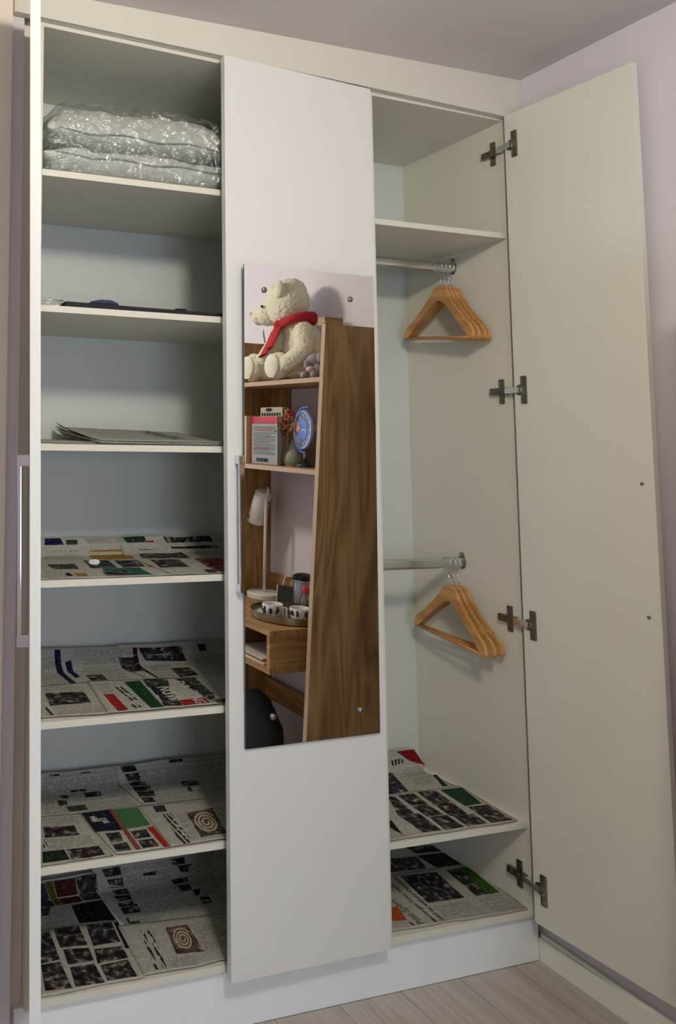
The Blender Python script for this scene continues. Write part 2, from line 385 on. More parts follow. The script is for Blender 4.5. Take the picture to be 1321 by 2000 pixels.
# left door: open, edge towards the viewer
aL = math.atan2(-.410, -.126)
dl, ML = door(left, (-.628, -.020), aL, .4290, .138, 2.326, 'door_laminate', -1, .0185, None, -.0134)
handle(dl, ML @ Matrix.Translation((.408, -.0185, 1.015)), .318)
# middle door, slightly ajar, hinged on the right
aM = math.pi+math.asin(.0255)
dm, MM_ = door(mid, (.2895, -.0055), aM, .4495, .128, 2.3135, 'door_laminate', 1, .0165, (.006, .018))
handle(dm, MM_ @ Matrix.Translation((.4225, .0165, 1.008)) @ Matrix.Rotation(math.pi, 4, 'Z'), .322)
# mirror on the middle door
MN = Vector((.0254954, -.99960292, -.01199971)); MP = Vector((.29006, -.028, .643))
ax_ = Vector((-MN.y, MN.x, 0)).normalized(); ay_ = MN.cross(ax_); ay_ = ay_ if ay_.z > 0 else -ay_
def mpt(x, z, o=0.):   # point on the mirror's face for world x,z
    y = MP.y - ((x-MP.x)*MN.x+(z-MP.z)*MN.z)/MN.y
    return Vector((x, y, z)) + MN*o
MC = [(-.1130, .648), (.2735, .642), (.2600, 1.793), (-.1295, 1.799)]
MC = [(-.1205, .6465), (.2670, .6465), (.2670, 1.796), (-.1205, 1.796)]
bm = bmesh.new()
A = [bm.verts.new(mpt(x, z, 0)) for x, z in MC]; B = [bm.verts.new(mpt(x, z, -.0040)) for x, z in MC]
bm.faces.new(A).material_index = 0; bm.faces.new(B[::-1]).material_index = 1
for i in range(4):
    j = (i+1) % 4; bm.faces.new((A[j], A[i], B[i], B[j])).material_index = 1
fin(bm, 'mirror', ['mirror_silver', 'mirror_edge'], dm)
for x, z in ((-.0644, 1.736), (.1922, 1.731), (-.0445, .714), (.2090, .7065)):
    bm = bmesh.new(); Mx = Matrix.Translation(mpt(x, z, 0)) @ MN.to_track_quat('Z', 'Y').to_matrix().to_4x4()
    lathe(bm, [(.0072, 0), (.0072, .002), (.0058, .0042), (.003, .0052), (0, .0054)], n=20, M=Mx)
    bx(bm, -.004, .004, -.0007, .0007, .0046, .0056, 0, 0, Mx)
    fin(bm, 'mirror_screw', 'nickel', dm, True, 40)
# right door: folded back towards the lavender wall
aR = math.atan2(-.324, .025)
dr, MR = door(right, (.750, -.0175), aR, .3255, .121, 2.303, 'door_inside', 1, .0170)
for z in (1.278, .969):
    bm = bmesh.new(); Mx = MR @ Matrix.Translation((.300, -.0002, z)) @ Matrix.Rotation(R(90), 4, 'X')
    lathe(bm, [(.0042, 0), (.0042, .001), (.002, .0016), (0, .0016)], n=14, M=Mx); fin(bm, 'screw', 'nickel', dr)
def hinge(z):
    bm = bmesh.new()
    # plate on the side panel (inner face x = XR1), arm, and cup flange on the door
    x = XR1
    bx(bm, x-.0022, x-.0002, .024, .040, z-.035, z+.035, .003)           # cross plate
    bx(bm, x-.0120, x-.002, .008, .062, z-.0098, z+.0098, .0015)        # arm channel
    bx(bm, x-.0140, x-.004, .050, .060, z-.0065, z+.0065, .001)
    for zz in (-.022, .022):
        lathe(bm, [(.0052, 0), (.0052, .0012), (0, .0018)], n=12, M=Matrix.Translation((x-.0022, .032, z+zz)) @ Matrix.Rotation(R(-90), 4, 'Y'))
    lathe(bm, [(.0042, 0), (.0042, .0012), (0, .0016)], n=12, M=Matrix.Translation((x-.012, .030, z)) @ Matrix.Rotation(R(-90), 4, 'Y'))
    lathe(bm, [(.0042, 0), (.0042, .0012), (0, .0016)], n=12, M=Matrix.Translation((x-.012, .050, z)) @ Matrix.Rotation(R(-90), 4, 'Y'))
    # flange on the door in door space: local x from the hinge edge, local -y is the inner face
    bx(bm, .020, .036, -.0020, -.0001, z-.038, z+.038, .003, 0, MR)
    lathe(bm, [(.0150, 0), (.0150, .0022), (.0115, .0030), (.0105, .0012), (0, .0012)], n=20, M=MR @ Matrix.Translation((.018, 0, z)) @ Matrix.Rotation(R(90), 4, 'X'))
    for zz in (-.026, .026):
        lathe(bm, [(.0045, 0), (.0045, .0010), (0, .0015)], n=12, M=MR @ Matrix.Translation((.029, -.0020, z+zz)) @ Matrix.Rotation(R(90), 4, 'X'))
    # bright bridge
    p0 = Vector((x-.0105, .012, z)); p1 = MR @ Vector((.020, -.0075, z))
    d = (p1-p0); L = d.length; Mb = Matrix.Translation(p0) @ d.to_track_quat('X', 'Z').to_matrix().to_4x4()
    bx(bm, 0, L, -.004, .004, -.0078, .0078, .001, 1, Mb)
    bx(bm, L-.004, L, -.003, .010, -.0060, .0060, .001, 1, Mb)
    return fin(bm, 'hinge', ['nickel', 'bright_steel'], dr)
for z in (2.212, 1.518, .887, .214): hinge(z)

# ------------------------------------------------------------ hanging rails
def rail(z, label):
    t = empty('clothes_rail', (XR1, .183, z), label, 'rail', 'steel rails of the right-hand unit')
    bm = bmesh.new(); n = 24
    A = [(.0075*math.cos(2*math.pi*i/n), .0155*math.sin(2*math.pi*i/n)) for i in range(n)]
    A = [(max(-.0062, min(.0062, a)), b) for a, b in A]
    rings = [[bm.verts.new((x, .183+a, z+b)) for a, b in A] for x in (XR0+.003, XR1-.003)]
    for i in range(n):
        j = (i+1) % n; bm.faces.new((rings[0][i], rings[0][j], rings[1][j], rings[1][i]))
    fin(bm, 'rail_tube', 'rail_steel', t, True, 35)
    for x, s in ((XR0, 1), (XR1, -1)):
        bm = bmesh.new(); n = 20
        out = [(.0125*math.cos(2*math.pi*i/n), .0195*math.sin(2*math.pi*i/n)) for i in range(n)]
        Mx = Matrix(((0, 0, 1, x+s*.0022), (1, 0, 0, .183), (0, 1, 0, z), (0, 0, 0, 1)))
        prism(bm, out, .004, Mx, bev=.0008)
        lathe(bm, [(.0055, 0), (.0055, .003), (.0035, .005), (0, .0055)], n=12, M=Matrix.Translation((x+s*.003, .183, z+.0235)) @ Matrix.Rotation(R(90*s), 4, 'Y'))
        bx(bm, x+s*.0002 if s > 0 else x-.004, x+.004 if s > 0 else x-.0002, .177, .189, z+.012, z+.028, .0006)
        fin(bm, 'rail_bracket', 'nickel', t, True, 40)
    return t
rail(1.909, 'upper steel clothes rail under the top shelf with hanger hooks at its right end')
rail(1.0175, 'lower steel clothes rail halfway down the hanging unit')

# ------------------------------------------------------------ wooden hangers
def hanger_outline(hw=.143, H=.150):
    """right half, (a,b): a sideways, b up; origin at the neck top"""
    top = [(0, 0), (.012, -.0005), (.024, -.006), (.034, -.018), (.043, -.036), (.054, -.052), (.072, -.069), (.092, -.086), (.108, -.100), (.112, -.107), (.118, -.107), (.132, -.121), (.143, -.134), (.150, -.146), (.152, -.156), (.147, -.163)]
    bot = [(.138, -.162), (.128, -.153), (.108, -.133), (.086, -.111), (.064, -.090), (.042, -.070), (.022, -.053), (.008, -.044), (0, -.042)]
    s = hw/.152
    return [(a*s, b) for a, b in top], [(a*s, b) for a, b in bot]
def make_hanger(railz, label, group):
    t = empty('coat_hanger', (0, 0, 0), label, 'hanger', group)
    top, bot = hanger_outline()
    poly = top+bot+[(-a, b) for a, b in bot[::-1][1:]]+[(-a, b) for a, b in top[::-1][:-1]]
    M = Matrix(((0, 0, 1, 0), (1, 0, 0, 0), (0, 1, 0, 0), (0, 0, 0, 1)))   # a->y, b->z, c->x
    bm = bmesh.new(); prism(bm, poly, .0105, M, bev=.0028)
    fin(bm, 'shoulders', 'hanger_wood', t, True, 50)
    bm = bmesh.new(); tube(bm, [(0, -.134, -.157), (0, 0, -.1575), (0, .134, -.157)], .0048, 10)
    fin(bm, 'trouser_bar', 'hanger_wood', t, True)
    # hook: stem rises, then curls over the rail (rail centre is HZ above the neck)
    HZ = .063; pts = [(0, 0, -.004), (0, .003, .018), (0, .009, .030)]
    rr = .0195
    for i in range(0, 15):
        a = R(-62+i*(262/14)); pts.append((0, .016+rr*.80*math.cos(a), HZ-.0025+rr*math.sin(a)))
    bm = bmesh.new(); tube(bm, pts, .00135, 8); fin(bm, 'hook', 'chrome', t, True)
    return t
def copy_tree(o, parent=None):
    c = o.copy(); col.objects.link(c); c.parent = parent
    if parent: c.matrix_parent_inverse = o.matrix_parent_inverse.copy()
    for ch in o.children: copy_tree(ch, c)
    return c
def place_hangers(z, xs, yaws, tilt, labels, group, proto=None):
    for i, (x, yw, lb) in enumerate(zip(xs, yaws, labels)):
        h = proto if (i == 0 and proto) else copy_tree(HP)
        HZ = .063
        h.matrix_world = Matrix.Translation((x, .183, z)) @ Matrix.Rotation(R(yw), 4, 'Z') @ Matrix.Translation((0, -.0165, -HZ)) @ Matrix.Rotation(R(tilt[i]), 4, 'X')
        h['label'] = lb; h['group'] = group
HP = make_hanger(0, '', 'wooden hangers on the upper rail')
place_hangers(1.9085, [.699, .713, .727, .741], [-5, -2, 1, 3], [7, 7.5, 7, 8], [
    'wooden hanger on the upper rail, foremost and farthest from the side wall', 'wooden hanger on the upper rail, second from the front of the bunch',
    'wooden hanger on the upper rail, third and pressed behind two others', 'wooden hanger on the upper rail, last one against the side wall'], 'wooden hangers on the upper rail', HP)
place_hangers(1.0170, [.700, .716, .732], [-6, 0, 4], [4.5, 5, 4], [
    'wooden hanger on the lower rail, nearest the mirror door', 'wooden hanger on the lower rail, middle one of the bunch', 'wooden hanger on the lower rail, closest to the side wall'], 'wooden hangers on the lower rail')

# printed layout of every newspaper sheet: shelf, corners, then blocks (kind, colour, corners) in metres on the shelf
SHEETS = {
 'a4': ('s4', [[-0.509,0.387],[-0.265,0.385],[-0.276,-0.011],[-0.613,0.013]], [
  ('C','blue',[[-0.496,0.385],[-0.45,0.385],[-0.434,0.352],[-0.496,0.353]]),
  ('P','grey',[[-0.436,0.379],[-0.402,0.378],[-0.397,0.363],[-0.431,0.363]]),
  ('T','x',[[-0.386,0.384],[-0.272,0.383],[-0.241,0.351],[-0.354,0.35]]),
  ('T','x',[[-0.495,0.349],[-0.4,0.349],[-0.408,0.268],[-0.517,0.277]]),
  ('C','yellow',[[-0.365,0.347],[-0.25,0.348],[-0.262,0.253],[-0.388,0.257]]),
  ('P','dark',[[-0.42,0.244],[-0.352,0.238],[-0.374,0.126],[-0.442,0.132]]),
  ('P','dark',[[-0.336,0.235],[-0.271,0.229],[-0.296,0.129],[-0.359,0.122]]),
  ('C','teal',[[-0.418,0.121],[-0.319,0.117],[-0.329,0.02],[-0.438,0.024]]),
  ('P','dark',[[-0.432,0.09],[-0.36,0.083],[-0.367,0.031],[-0.442,0.024]]),
  ('P','dark',[[-0.533,0.207],[-0.461,0.202],[-0.475,0.127],[-0.539,0.134]]),
  ('C','maroon',[[-0.532,0.078],[-0.518,0.08],[-0.523,0.035],[-0.538,0.034]]),
  ('C','yellow',[[-0.51,0.074],[-0.481,0.073],[-0.487,0.033],[-0.514,0.032]]),
  ('C','red',[[-0.26,0.248],[-0.239,0.249],[-0.265,0.123],[-0.29,0.116]]),
  ('T','x',[[-0.565,0.127],[-0.522,0.124],[-0.542,0.023],[-0.599,0.022]]),
 ]),
 'b4': ('s4', [[-0.267,0.385],[0.067,0.381],[-0.153,-0.013],[-0.283,-0.01]], [
  ('C','green',[[-0.265,0.381],[-0.198,0.381],[-0.181,0.349],[-0.241,0.349]]),
  ('P','grey',[[-0.241,0.372],[-0.212,0.371],[-0.202,0.355],[-0.229,0.355]]),
  ('P','dark',[[-0.139,0.379],[0.01,0.378],[0.038,0.341],[-0.115,0.345]]),
  ('P','dark',[[-0.217,0.344],[-0.083,0.34],[-0.111,0.235],[-0.247,0.251]]),
  ('P','dark',[[-0.237,0.225],[-0.156,0.222],[-0.187,0.102],[-0.267,0.105]]),
  ('P','orange',[[-0.107,0.221],[-0.025,0.212],[-0.137,0.02],[-0.16,0.031]]),
  ('T','x',[[-0.047,0.324],[0.046,0.324],[-0.011,0.226],[-0.076,0.229]]),
  ('C','slate',[[-0.174,0.056],[-0.146,0.055],[-0.161,0.009],[-0.186,0.01]]),
  ('C','red',[[-0.19,0.367],[-0.169,0.367],[-0.164,0.359],[-0.183,0.359]]),
 ]),
 'a5': ('s5', [[-0.505,0.403],[-0.278,0.394],[-0.233,0.205],[-0.538,0.237]], [
  ('C','blue',[[-0.464,0.394],[-0.447,0.393],[-0.44,0.229],[-0.456,0.228]]),
  ('C','blue',[[-0.433,0.358],[-0.416,0.36],[-0.412,0.282],[-0.428,0.272]]),
  ('T','x',[[-0.493,0.375],[-0.465,0.374],[-0.458,0.231],[-0.528,0.237]]),
  ('T','x',[[-0.383,0.364],[-0.28,0.36],[-0.291,0.232],[-0.392,0.241]]),
  ('P','dark',[[-0.395,0.288],[-0.348,0.287],[-0.351,0.23],[-0.395,0.234]]),
 ]),
 'b5': ('s5', [[-0.278,0.394],[0.072,0.387],[-0.041,0.162],[-0.233,0.205]], [
  ('T','x',[[-0.411,0.392],[-0.233,0.385],[-0.227,0.359],[-0.402,0.368]]),
  ('P','dark',[[-0.275,0.356],[-0.219,0.355],[-0.221,0.286],[-0.265,0.289]]),
  ('P','maroon',[[-0.216,0.382],[-0.083,0.378],[-0.069,0.336],[-0.195,0.345]]),
  ('C','maroon',[[-0.233,0.383],[-0.219,0.383],[-0.211,0.226],[-0.217,0.223]]),
  ('T','x',[[-0.189,0.333],[-0.127,0.322],[-0.156,0.214],[-0.211,0.221]]),
  ('P','dark',[[-0.141,0.291],[-0.087,0.289],[-0.095,0.22],[-0.154,0.214]]),
  ('P','dark',[[-0.031,0.38],[-0.006,0.38],[0.001,0.36],[-0.024,0.359]]),
  ('T','x',[[-0.061,0.349],[0.059,0.356],[-0.015,0.216],[-0.088,0.212]]),
 ]),
 'c5': ('s5', [[-0.542,0.225],[-0.409,0.232],[-0.447,0.007],[-0.607,0.02]], [
  ('P','dark',[[-0.546,0.173],[-0.448,0.162],[-0.457,0.086],[-0.561,0.086]]),
  ('T','x',[[-0.535,0.214],[-0.435,0.207],[-0.442,0.173],[-0.546,0.181]]),
  ('T','x',[[-0.549,0.076],[-0.443,0.072],[-0.45,0.017],[-0.559,0.026]]),
  ('H','x',[[-0.579,0.078],[-0.568,0.077],[-0.569,0.027],[-0.586,0.027]]),
 ]),
 'd5': ('s5', [[-0.41,0.235],[-0.118,0.199],[-0.17,0.004],[-0.448,0.005]], [
  ('C','red',[[-0.409,0.127],[-0.383,0.127],[-0.393,0.014],[-0.42,0.012]]),
  ('C','green',[[-0.32,0.206],[-0.275,0.205],[-0.304,0.012],[-0.337,0.013]]),
  ('P','green',[[-0.265,0.213],[-0.198,0.204],[-0.219,0.146],[-0.277,0.151]]),
  ('C','navy',[[-0.272,0.152],[-0.223,0.147],[-0.241,0.103],[-0.283,0.096]]),
  ('P','dark',[[-0.276,0.1],[-0.235,0.09],[-0.255,0.013],[-0.302,0.016]]),
  ('P','dark',[[-0.176,0.202],[-0.12,0.196],[-0.14,0.098],[-0.18,0.098]]),
  ('C','green',[[-0.156,0.132],[-0.13,0.132],[-0.14,0.08],[-0.174,0.08]]),
  ('C','red',[[-0.245,0.048],[-0.177,0.049],[-0.18,0.015],[-0.253,0.01]]),
  ('P','dark',[[-0.171,0.082],[-0.134,0.082],[-0.165,0.013],[-0.177,0.049]]),
  ('H','x',[[-0.361,0.172],[-0.336,0.171],[-0.342,0.074],[-0.361,0.069]]),
  ('H','x',[[-0.374,0.046],[-0.352,0.046],[-0.353,0.023],[-0.374,0.023]]),
  ('T','x',[[-0.394,0.204],[-0.365,0.204],[-0.377,0.135],[-0.406,0.133]]),
 ]),
 'e5': ('s5', [[-0.118,0.199],[-0.022,0.19],[-0.147,-0.012],[-0.173,0.003]], [
  ('T','x',[[-0.112,0.191],[-0.082,0.191],[-0.117,0.058],[-0.147,0.042]]),
  ('P','dark',[[-0.156,0.035],[-0.121,0.034],[-0.146,-0.007],[-0.169,-0.002]]),
 ]),
 'a6': ('s6', [[-0.5,0.384],[-0.285,0.377],[-0.256,0.193],[-0.54,0.218]], [
  ('T','x',[[-0.487,0.371],[-0.294,0.367],[-0.28,0.207],[-0.527,0.219]]),
  ('P','dark',[[-0.475,0.375],[-0.447,0.375],[-0.443,0.361],[-0.47,0.361]]),
  ('P','dark',[[-0.387,0.371],[-0.358,0.371],[-0.356,0.359],[-0.383,0.36]]),
  ('P','dark',[[-0.403,0.355],[-0.351,0.355],[-0.348,0.339],[-0.395,0.341]]),
  ('P','dark',[[-0.422,0.34],[-0.375,0.336],[-0.381,0.31],[-0.423,0.313]]),
  ('P','dark',[[-0.394,0.304],[-0.344,0.303],[-0.35,0.276],[-0.394,0.279]]),
  ('P','dark',[[-0.466,0.304],[-0.438,0.302],[-0.44,0.284],[-0.466,0.285]]),
  ('P','dark',[[-0.474,0.278],[-0.449,0.277],[-0.453,0.254],[-0.477,0.251]]),
  ('P','grey',[[-0.461,0.245],[-0.409,0.243],[-0.412,0.215],[-0.462,0.217]]),
 ]),
 'b6': ('s6', [[-0.285,0.377],[0.077,0.382],[-0.036,0.165],[-0.262,0.199]], [
  ('T','x',[[-0.215,0.364],[0.057,0.373],[-0.036,0.182],[-0.221,0.21]]),
  ('P','dark',[[-0.271,0.376],[-0.227,0.376],[-0.218,0.357],[-0.26,0.357]]),
  ('P','dark',[[-0.257,0.353],[-0.211,0.353],[-0.207,0.333],[-0.252,0.336]]),
  ('P','dark',[[-0.25,0.332],[-0.201,0.331],[-0.207,0.304],[-0.251,0.308]]),
  ('P','dark',[[-0.251,0.304],[-0.202,0.3],[-0.207,0.275],[-0.254,0.277]]),
  ('P','dark',[[-0.253,0.274],[-0.204,0.272],[-0.212,0.242],[-0.255,0.246]]),
  ('P','dark',[[-0.255,0.242],[-0.222,0.24],[-0.225,0.212],[-0.255,0.214]]),
  ('P','dark',[[-0.121,0.377],[-0.079,0.376],[-0.072,0.355],[-0.116,0.356]]),
  ('P','dark',[[-0.108,0.301],[-0.06,0.297],[-0.065,0.272],[-0.112,0.272]]),
  ('P','dark',[[-0.107,0.268],[-0.074,0.268],[-0.081,0.239],[-0.114,0.243]]),
 ]),
 'c6': ('s6', [[-0.54,0.218],[-0.442,0.204],[-0.431,-0.013],[-0.609,0.0]], [
  ('T','x',[[-0.534,0.205],[-0.448,0.2],[-0.458,0.148],[-0.548,0.161]]),
  ('P','brown',[[-0.551,0.158],[-0.475,0.149],[-0.477,0.105],[-0.562,0.11]]),
  ('T','x',[[-0.565,0.103],[-0.454,0.1],[-0.453,0.054],[-0.576,0.062]]),
  ('C','dgreen',[[-0.585,0.057],[-0.534,0.054],[-0.535,0.011],[-0.599,0.012]]),
  ('P','brown',[[-0.529,0.053],[-0.45,0.05],[-0.452,0.008],[-0.532,0.009]]),
  ('H','x',[[-0.569,0.104],[-0.563,0.102],[-0.568,0.063],[-0.581,0.063]]),
 ]),
 'd6': ('s6', [[-0.442,0.204],[-0.279,0.199],[-0.291,0.001],[-0.426,0.005]], [
  ('C','navy',[[-0.438,0.199],[-0.358,0.2],[-0.366,0.1],[-0.436,0.106]]),
  ('W','x',[[-0.425,0.178],[-0.411,0.179],[-0.404,0.15],[-0.426,0.151]]),
  ('W','x',[[-0.404,0.165],[-0.388,0.164],[-0.386,0.138],[-0.402,0.138]]),
  ('C','green2',[[-0.353,0.196],[-0.287,0.192],[-0.293,0.104],[-0.361,0.102]]),
  ('C','pinkred',[[-0.363,0.203],[-0.354,0.201],[-0.362,0.01],[-0.376,0.009]]),
  ('P','dark',[[-0.417,0.094],[-0.38,0.092],[-0.388,0.052],[-0.418,0.053]]),
  ('P','dark',[[-0.419,0.046],[-0.382,0.047],[-0.386,0.011],[-0.422,0.014]]),
  ('P','dark',[[-0.353,0.089],[-0.312,0.09],[-0.317,0.055],[-0.357,0.055]]),
  ('P','dark',[[-0.354,0.047],[-0.315,0.046],[-0.317,0.011],[-0.357,0.012]]),
  ('C','orange',[[-0.307,0.096],[-0.29,0.098],[-0.291,0.004],[-0.308,0.004]]),
 ]),
 'e6': ('s6', [[-0.279,0.199],[-0.022,0.187],[-0.139,-0.002],[-0.292,0.001]], [
  ('T','x',[[-0.248,0.191],[-0.042,0.184],[-0.05,0.164],[-0.242,0.186]]),
  ('C','slate',[[-0.248,0.187],[-0.216,0.185],[-0.224,0.153],[-0.253,0.155]]),
  ('H','x',[[-0.242,0.143],[-0.218,0.143],[-0.234,0.007],[-0.263,0.001]]),
  ('T','x',[[-0.209,0.141],[-0.18,0.138],[-0.206,0.024],[-0.23,0.01]]),
  ('P','cake',[[-0.18,0.134],[-0.101,0.143],[-0.133,0.024],[-0.204,0.02]]),
  ('T','x',[[-0.093,0.145],[-0.053,0.144],[-0.112,0.048],[-0.123,0.051]]),
 ]),
 'a7': ('s7', [[-0.501,0.383],[-0.347,0.38],[-0.337,0.201],[-0.539,0.222]], [
  ('C','rust',[[-0.46,0.375],[-0.398,0.373],[-0.392,0.303],[-0.445,0.302]]),
  ('P','grey',[[-0.396,0.375],[-0.338,0.375],[-0.335,0.302],[-0.388,0.305]]),
  ('C','dyellow',[[-0.484,0.375],[-0.462,0.375],[-0.447,0.303],[-0.463,0.302]]),
  ('C','slate',[[-0.499,0.373],[-0.484,0.373],[-0.467,0.303],[-0.512,0.296]]),
  ('P','grey',[[-0.507,0.307],[-0.483,0.305],[-0.479,0.269],[-0.515,0.271]]),
  ('T','x',[[-0.48,0.301],[-0.431,0.297],[-0.438,0.221],[-0.52,0.223]]),
  ('C','black',[[-0.427,0.295],[-0.34,0.296],[-0.337,0.211],[-0.432,0.222]]),
 ]),
 'b7': ('s7', [[-0.352,0.395],[0.079,0.394],[-0.062,0.126],[-0.319,0.166]], [
  ('T','x',[[-0.261,0.378],[-0.123,0.383],[-0.112,0.199],[-0.266,0.209]]),
  ('T','x',[[-0.054,0.386],[0.02,0.389],[-0.023,0.2],[-0.104,0.197]]),
  ('P','dark',[[-0.322,0.385],[-0.27,0.385],[-0.263,0.361],[-0.311,0.361]]),
  ('P','dark',[[-0.309,0.357],[-0.261,0.356],[-0.256,0.336],[-0.301,0.343]]),
  ('P','grey',[[-0.3,0.339],[-0.256,0.335],[-0.258,0.3],[-0.298,0.306]]),
  ('P','dark',[[-0.303,0.301],[-0.26,0.297],[-0.262,0.277],[-0.304,0.277]]),
  ('P','dark',[[-0.307,0.271],[-0.258,0.272],[-0.259,0.249],[-0.307,0.255]]),
  ('P','dark',[[-0.307,0.251],[-0.259,0.249],[-0.261,0.223],[-0.307,0.225]]),
  ('P','dark',[[-0.203,0.358],[-0.152,0.358],[-0.146,0.333],[-0.194,0.334]]),
  ('P','dark',[[-0.118,0.386],[-0.075,0.388],[-0.068,0.367],[-0.107,0.368]]),
  ('P','dark',[[-0.097,0.364],[-0.051,0.363],[-0.04,0.344],[-0.085,0.347]]),
  ('P','dark',[[-0.122,0.334],[-0.071,0.335],[-0.077,0.312],[-0.123,0.309]]),
  ('P','dark',[[-0.129,0.303],[-0.08,0.306],[-0.086,0.278],[-0.133,0.274]]),
  ('P','dark',[[-0.088,0.275],[-0.043,0.275],[-0.05,0.251],[-0.09,0.251]]),
  ('P','dark',[[-0.083,0.242],[-0.057,0.239],[-0.063,0.213],[-0.09,0.214]]),
  ('H','x',[[-0.314,0.211],[-0.301,0.211],[-0.31,0.186],[-0.321,0.185]]),
  ('C','slate',[[-0.307,0.194],[-0.282,0.193],[-0.285,0.167],[-0.312,0.168]]),
  ('T','x',[[-0.279,0.199],[-0.226,0.192],[-0.239,0.158],[-0.286,0.164]]),
 ]),
 'c7': ('s7', [[-0.538,0.225],[-0.335,0.207],[-0.352,0.006],[-0.607,0.006]], [
  ('P','skin',[[-0.503,0.213],[-0.438,0.213],[-0.441,0.138],[-0.509,0.145]]),
  ('P','skin',[[-0.504,0.138],[-0.443,0.128],[-0.447,0.084],[-0.51,0.086]]),
  ('P','skin',[[-0.509,0.078],[-0.45,0.074],[-0.45,0.011],[-0.517,0.016]]),
  ('P','skin',[[-0.419,0.209],[-0.353,0.203],[-0.36,0.13],[-0.43,0.131]]),
  ('P','skin',[[-0.432,0.12],[-0.363,0.114],[-0.365,0.073],[-0.443,0.072]]),
  ('P','skin',[[-0.438,0.066],[-0.369,0.069],[-0.371,0.011],[-0.442,0.016]]),
  ('P','skin',[[-0.536,0.206],[-0.515,0.21],[-0.522,0.108],[-0.571,0.105]]),
  ('P','skin',[[-0.571,0.102],[-0.524,0.1],[-0.526,0.013],[-0.586,0.022]]),
  ('C','black',[[-0.348,0.199],[-0.337,0.2],[-0.347,0.104],[-0.358,0.104]]),
 ]),
 'd7': ('s7', [[-0.344,0.185],[-0.055,0.137],[-0.142,-0.002],[-0.355,0.009]], [
  ('P','cake',[[-0.232,0.147],[-0.173,0.145],[-0.182,0.046],[-0.252,0.053]]),
  ('T','x',[[-0.167,0.14],[-0.096,0.135],[-0.093,0.086],[-0.166,0.081]]),
  ('T','x',[[-0.27,0.049],[-0.21,0.041],[-0.222,0.008],[-0.281,0.015]]),
  ('H','x',[[-0.282,0.148],[-0.272,0.147],[-0.294,0.019],[-0.305,0.016]]),
  ('H','x',[[-0.298,0.152],[-0.289,0.152],[-0.313,0.018],[-0.323,0.018]]),
  ('T','x',[[-0.175,0.078],[-0.105,0.071],[-0.124,0.037],[-0.177,0.047]]),
 ]),
 'ar': ('r2', [[0.621,0.393],[0.721,0.395],[0.75,0.216],[0.509,0.224]], [
  ('C','crimson',[[0.653,0.393],[0.721,0.393],[0.755,0.343],[0.701,0.359]]),
  ('T','x',[[0.671,0.348],[0.746,0.345],[0.702,0.241],[0.632,0.244]]),
  ('H','x',[[0.628,0.367],[0.671,0.369],[0.684,0.355],[0.636,0.352]]),
  ('P','blue',[[0.617,0.34],[0.627,0.333],[0.584,0.223],[0.508,0.222]]),
  ('C','tealb',[[0.741,0.293],[0.754,0.293],[0.724,0.222],[0.706,0.223]]),
 ]),
 'br': ('r2', [[0.509,0.224],[0.758,0.214],[0.738,0.009],[0.314,0.009]], [
  ('P','people',[[0.529,0.208],[0.584,0.206],[0.574,0.143],[0.522,0.148]]),
  ('P','people',[[0.496,0.208],[0.515,0.2],[0.495,0.109],[0.442,0.11]]),
  ('P','people',[[0.519,0.142],[0.57,0.144],[0.569,0.085],[0.515,0.087]]),
  ('P','people',[[0.601,0.21],[0.663,0.206],[0.636,0.071],[0.579,0.074]]),
  ('P','people',[[0.445,0.11],[0.508,0.106],[0.494,0.019],[0.437,0.021]]),
  ('P','people',[[0.519,0.084],[0.574,0.081],[0.568,0.018],[0.506,0.019]]),
  ('P','people',[[0.587,0.075],[0.653,0.068],[0.642,0.019],[0.579,0.018]]),
  ('P','people',[[0.669,0.103],[0.735,0.1],[0.726,0.014],[0.657,0.017]]),
  ('C','green',[[0.679,0.205],[0.753,0.201],[0.726,0.11],[0.666,0.108]]),
  ('C','dark',[[0.394,0.095],[0.405,0.094],[0.377,0.025],[0.37,0.063]]),
  ('T','x',[[0.368,0.064],[0.365,0.028],[0.392,0.015],[0.324,0.014]]),
 ]),
 'ab': ('rb', [[0.611,0.352],[0.799,0.324],[0.788,0.211],[0.497,0.221]], [
  ('C','maroon',[[0.667,0.288],[0.772,0.281],[0.772,0.215],[0.675,0.217]]),
  ('P','grey',[[0.578,0.294],[0.664,0.284],[0.634,0.227],[0.525,0.236]]),
  ('P','dark',[[0.668,0.336],[0.792,0.322],[0.795,0.288],[0.676,0.297]]),
  ('C','tealb',[[0.642,0.278],[0.662,0.277],[0.645,0.228],[0.629,0.228]]),
 ]),
 'bb': ('rb', [[0.503,0.227],[0.795,0.217],[0.752,-0.002],[0.313,0.018]], [
  ('P','people2',[[0.536,0.211],[0.651,0.201],[0.63,0.085],[0.512,0.089]]),
  ('P','stadium',[[0.688,0.202],[0.759,0.203],[0.745,0.08],[0.667,0.083]]),
  ('C','grass',[[0.731,0.201],[0.766,0.205],[0.745,0.08],[0.702,0.082]]),
  ('T','x',[[0.512,0.08],[0.62,0.078],[0.631,0.013],[0.507,0.019]]),
  ('T','x',[[0.653,0.077],[0.743,0.074],[0.747,0.006],[0.65,0.013]]),
  ('C','orange2',[[0.401,0.099],[0.421,0.097],[0.401,0.044],[0.358,0.051]]),
  ('C','black',[[0.398,0.036],[0.403,0.037],[0.405,0.022],[0.399,0.021]]),
 ]),
}
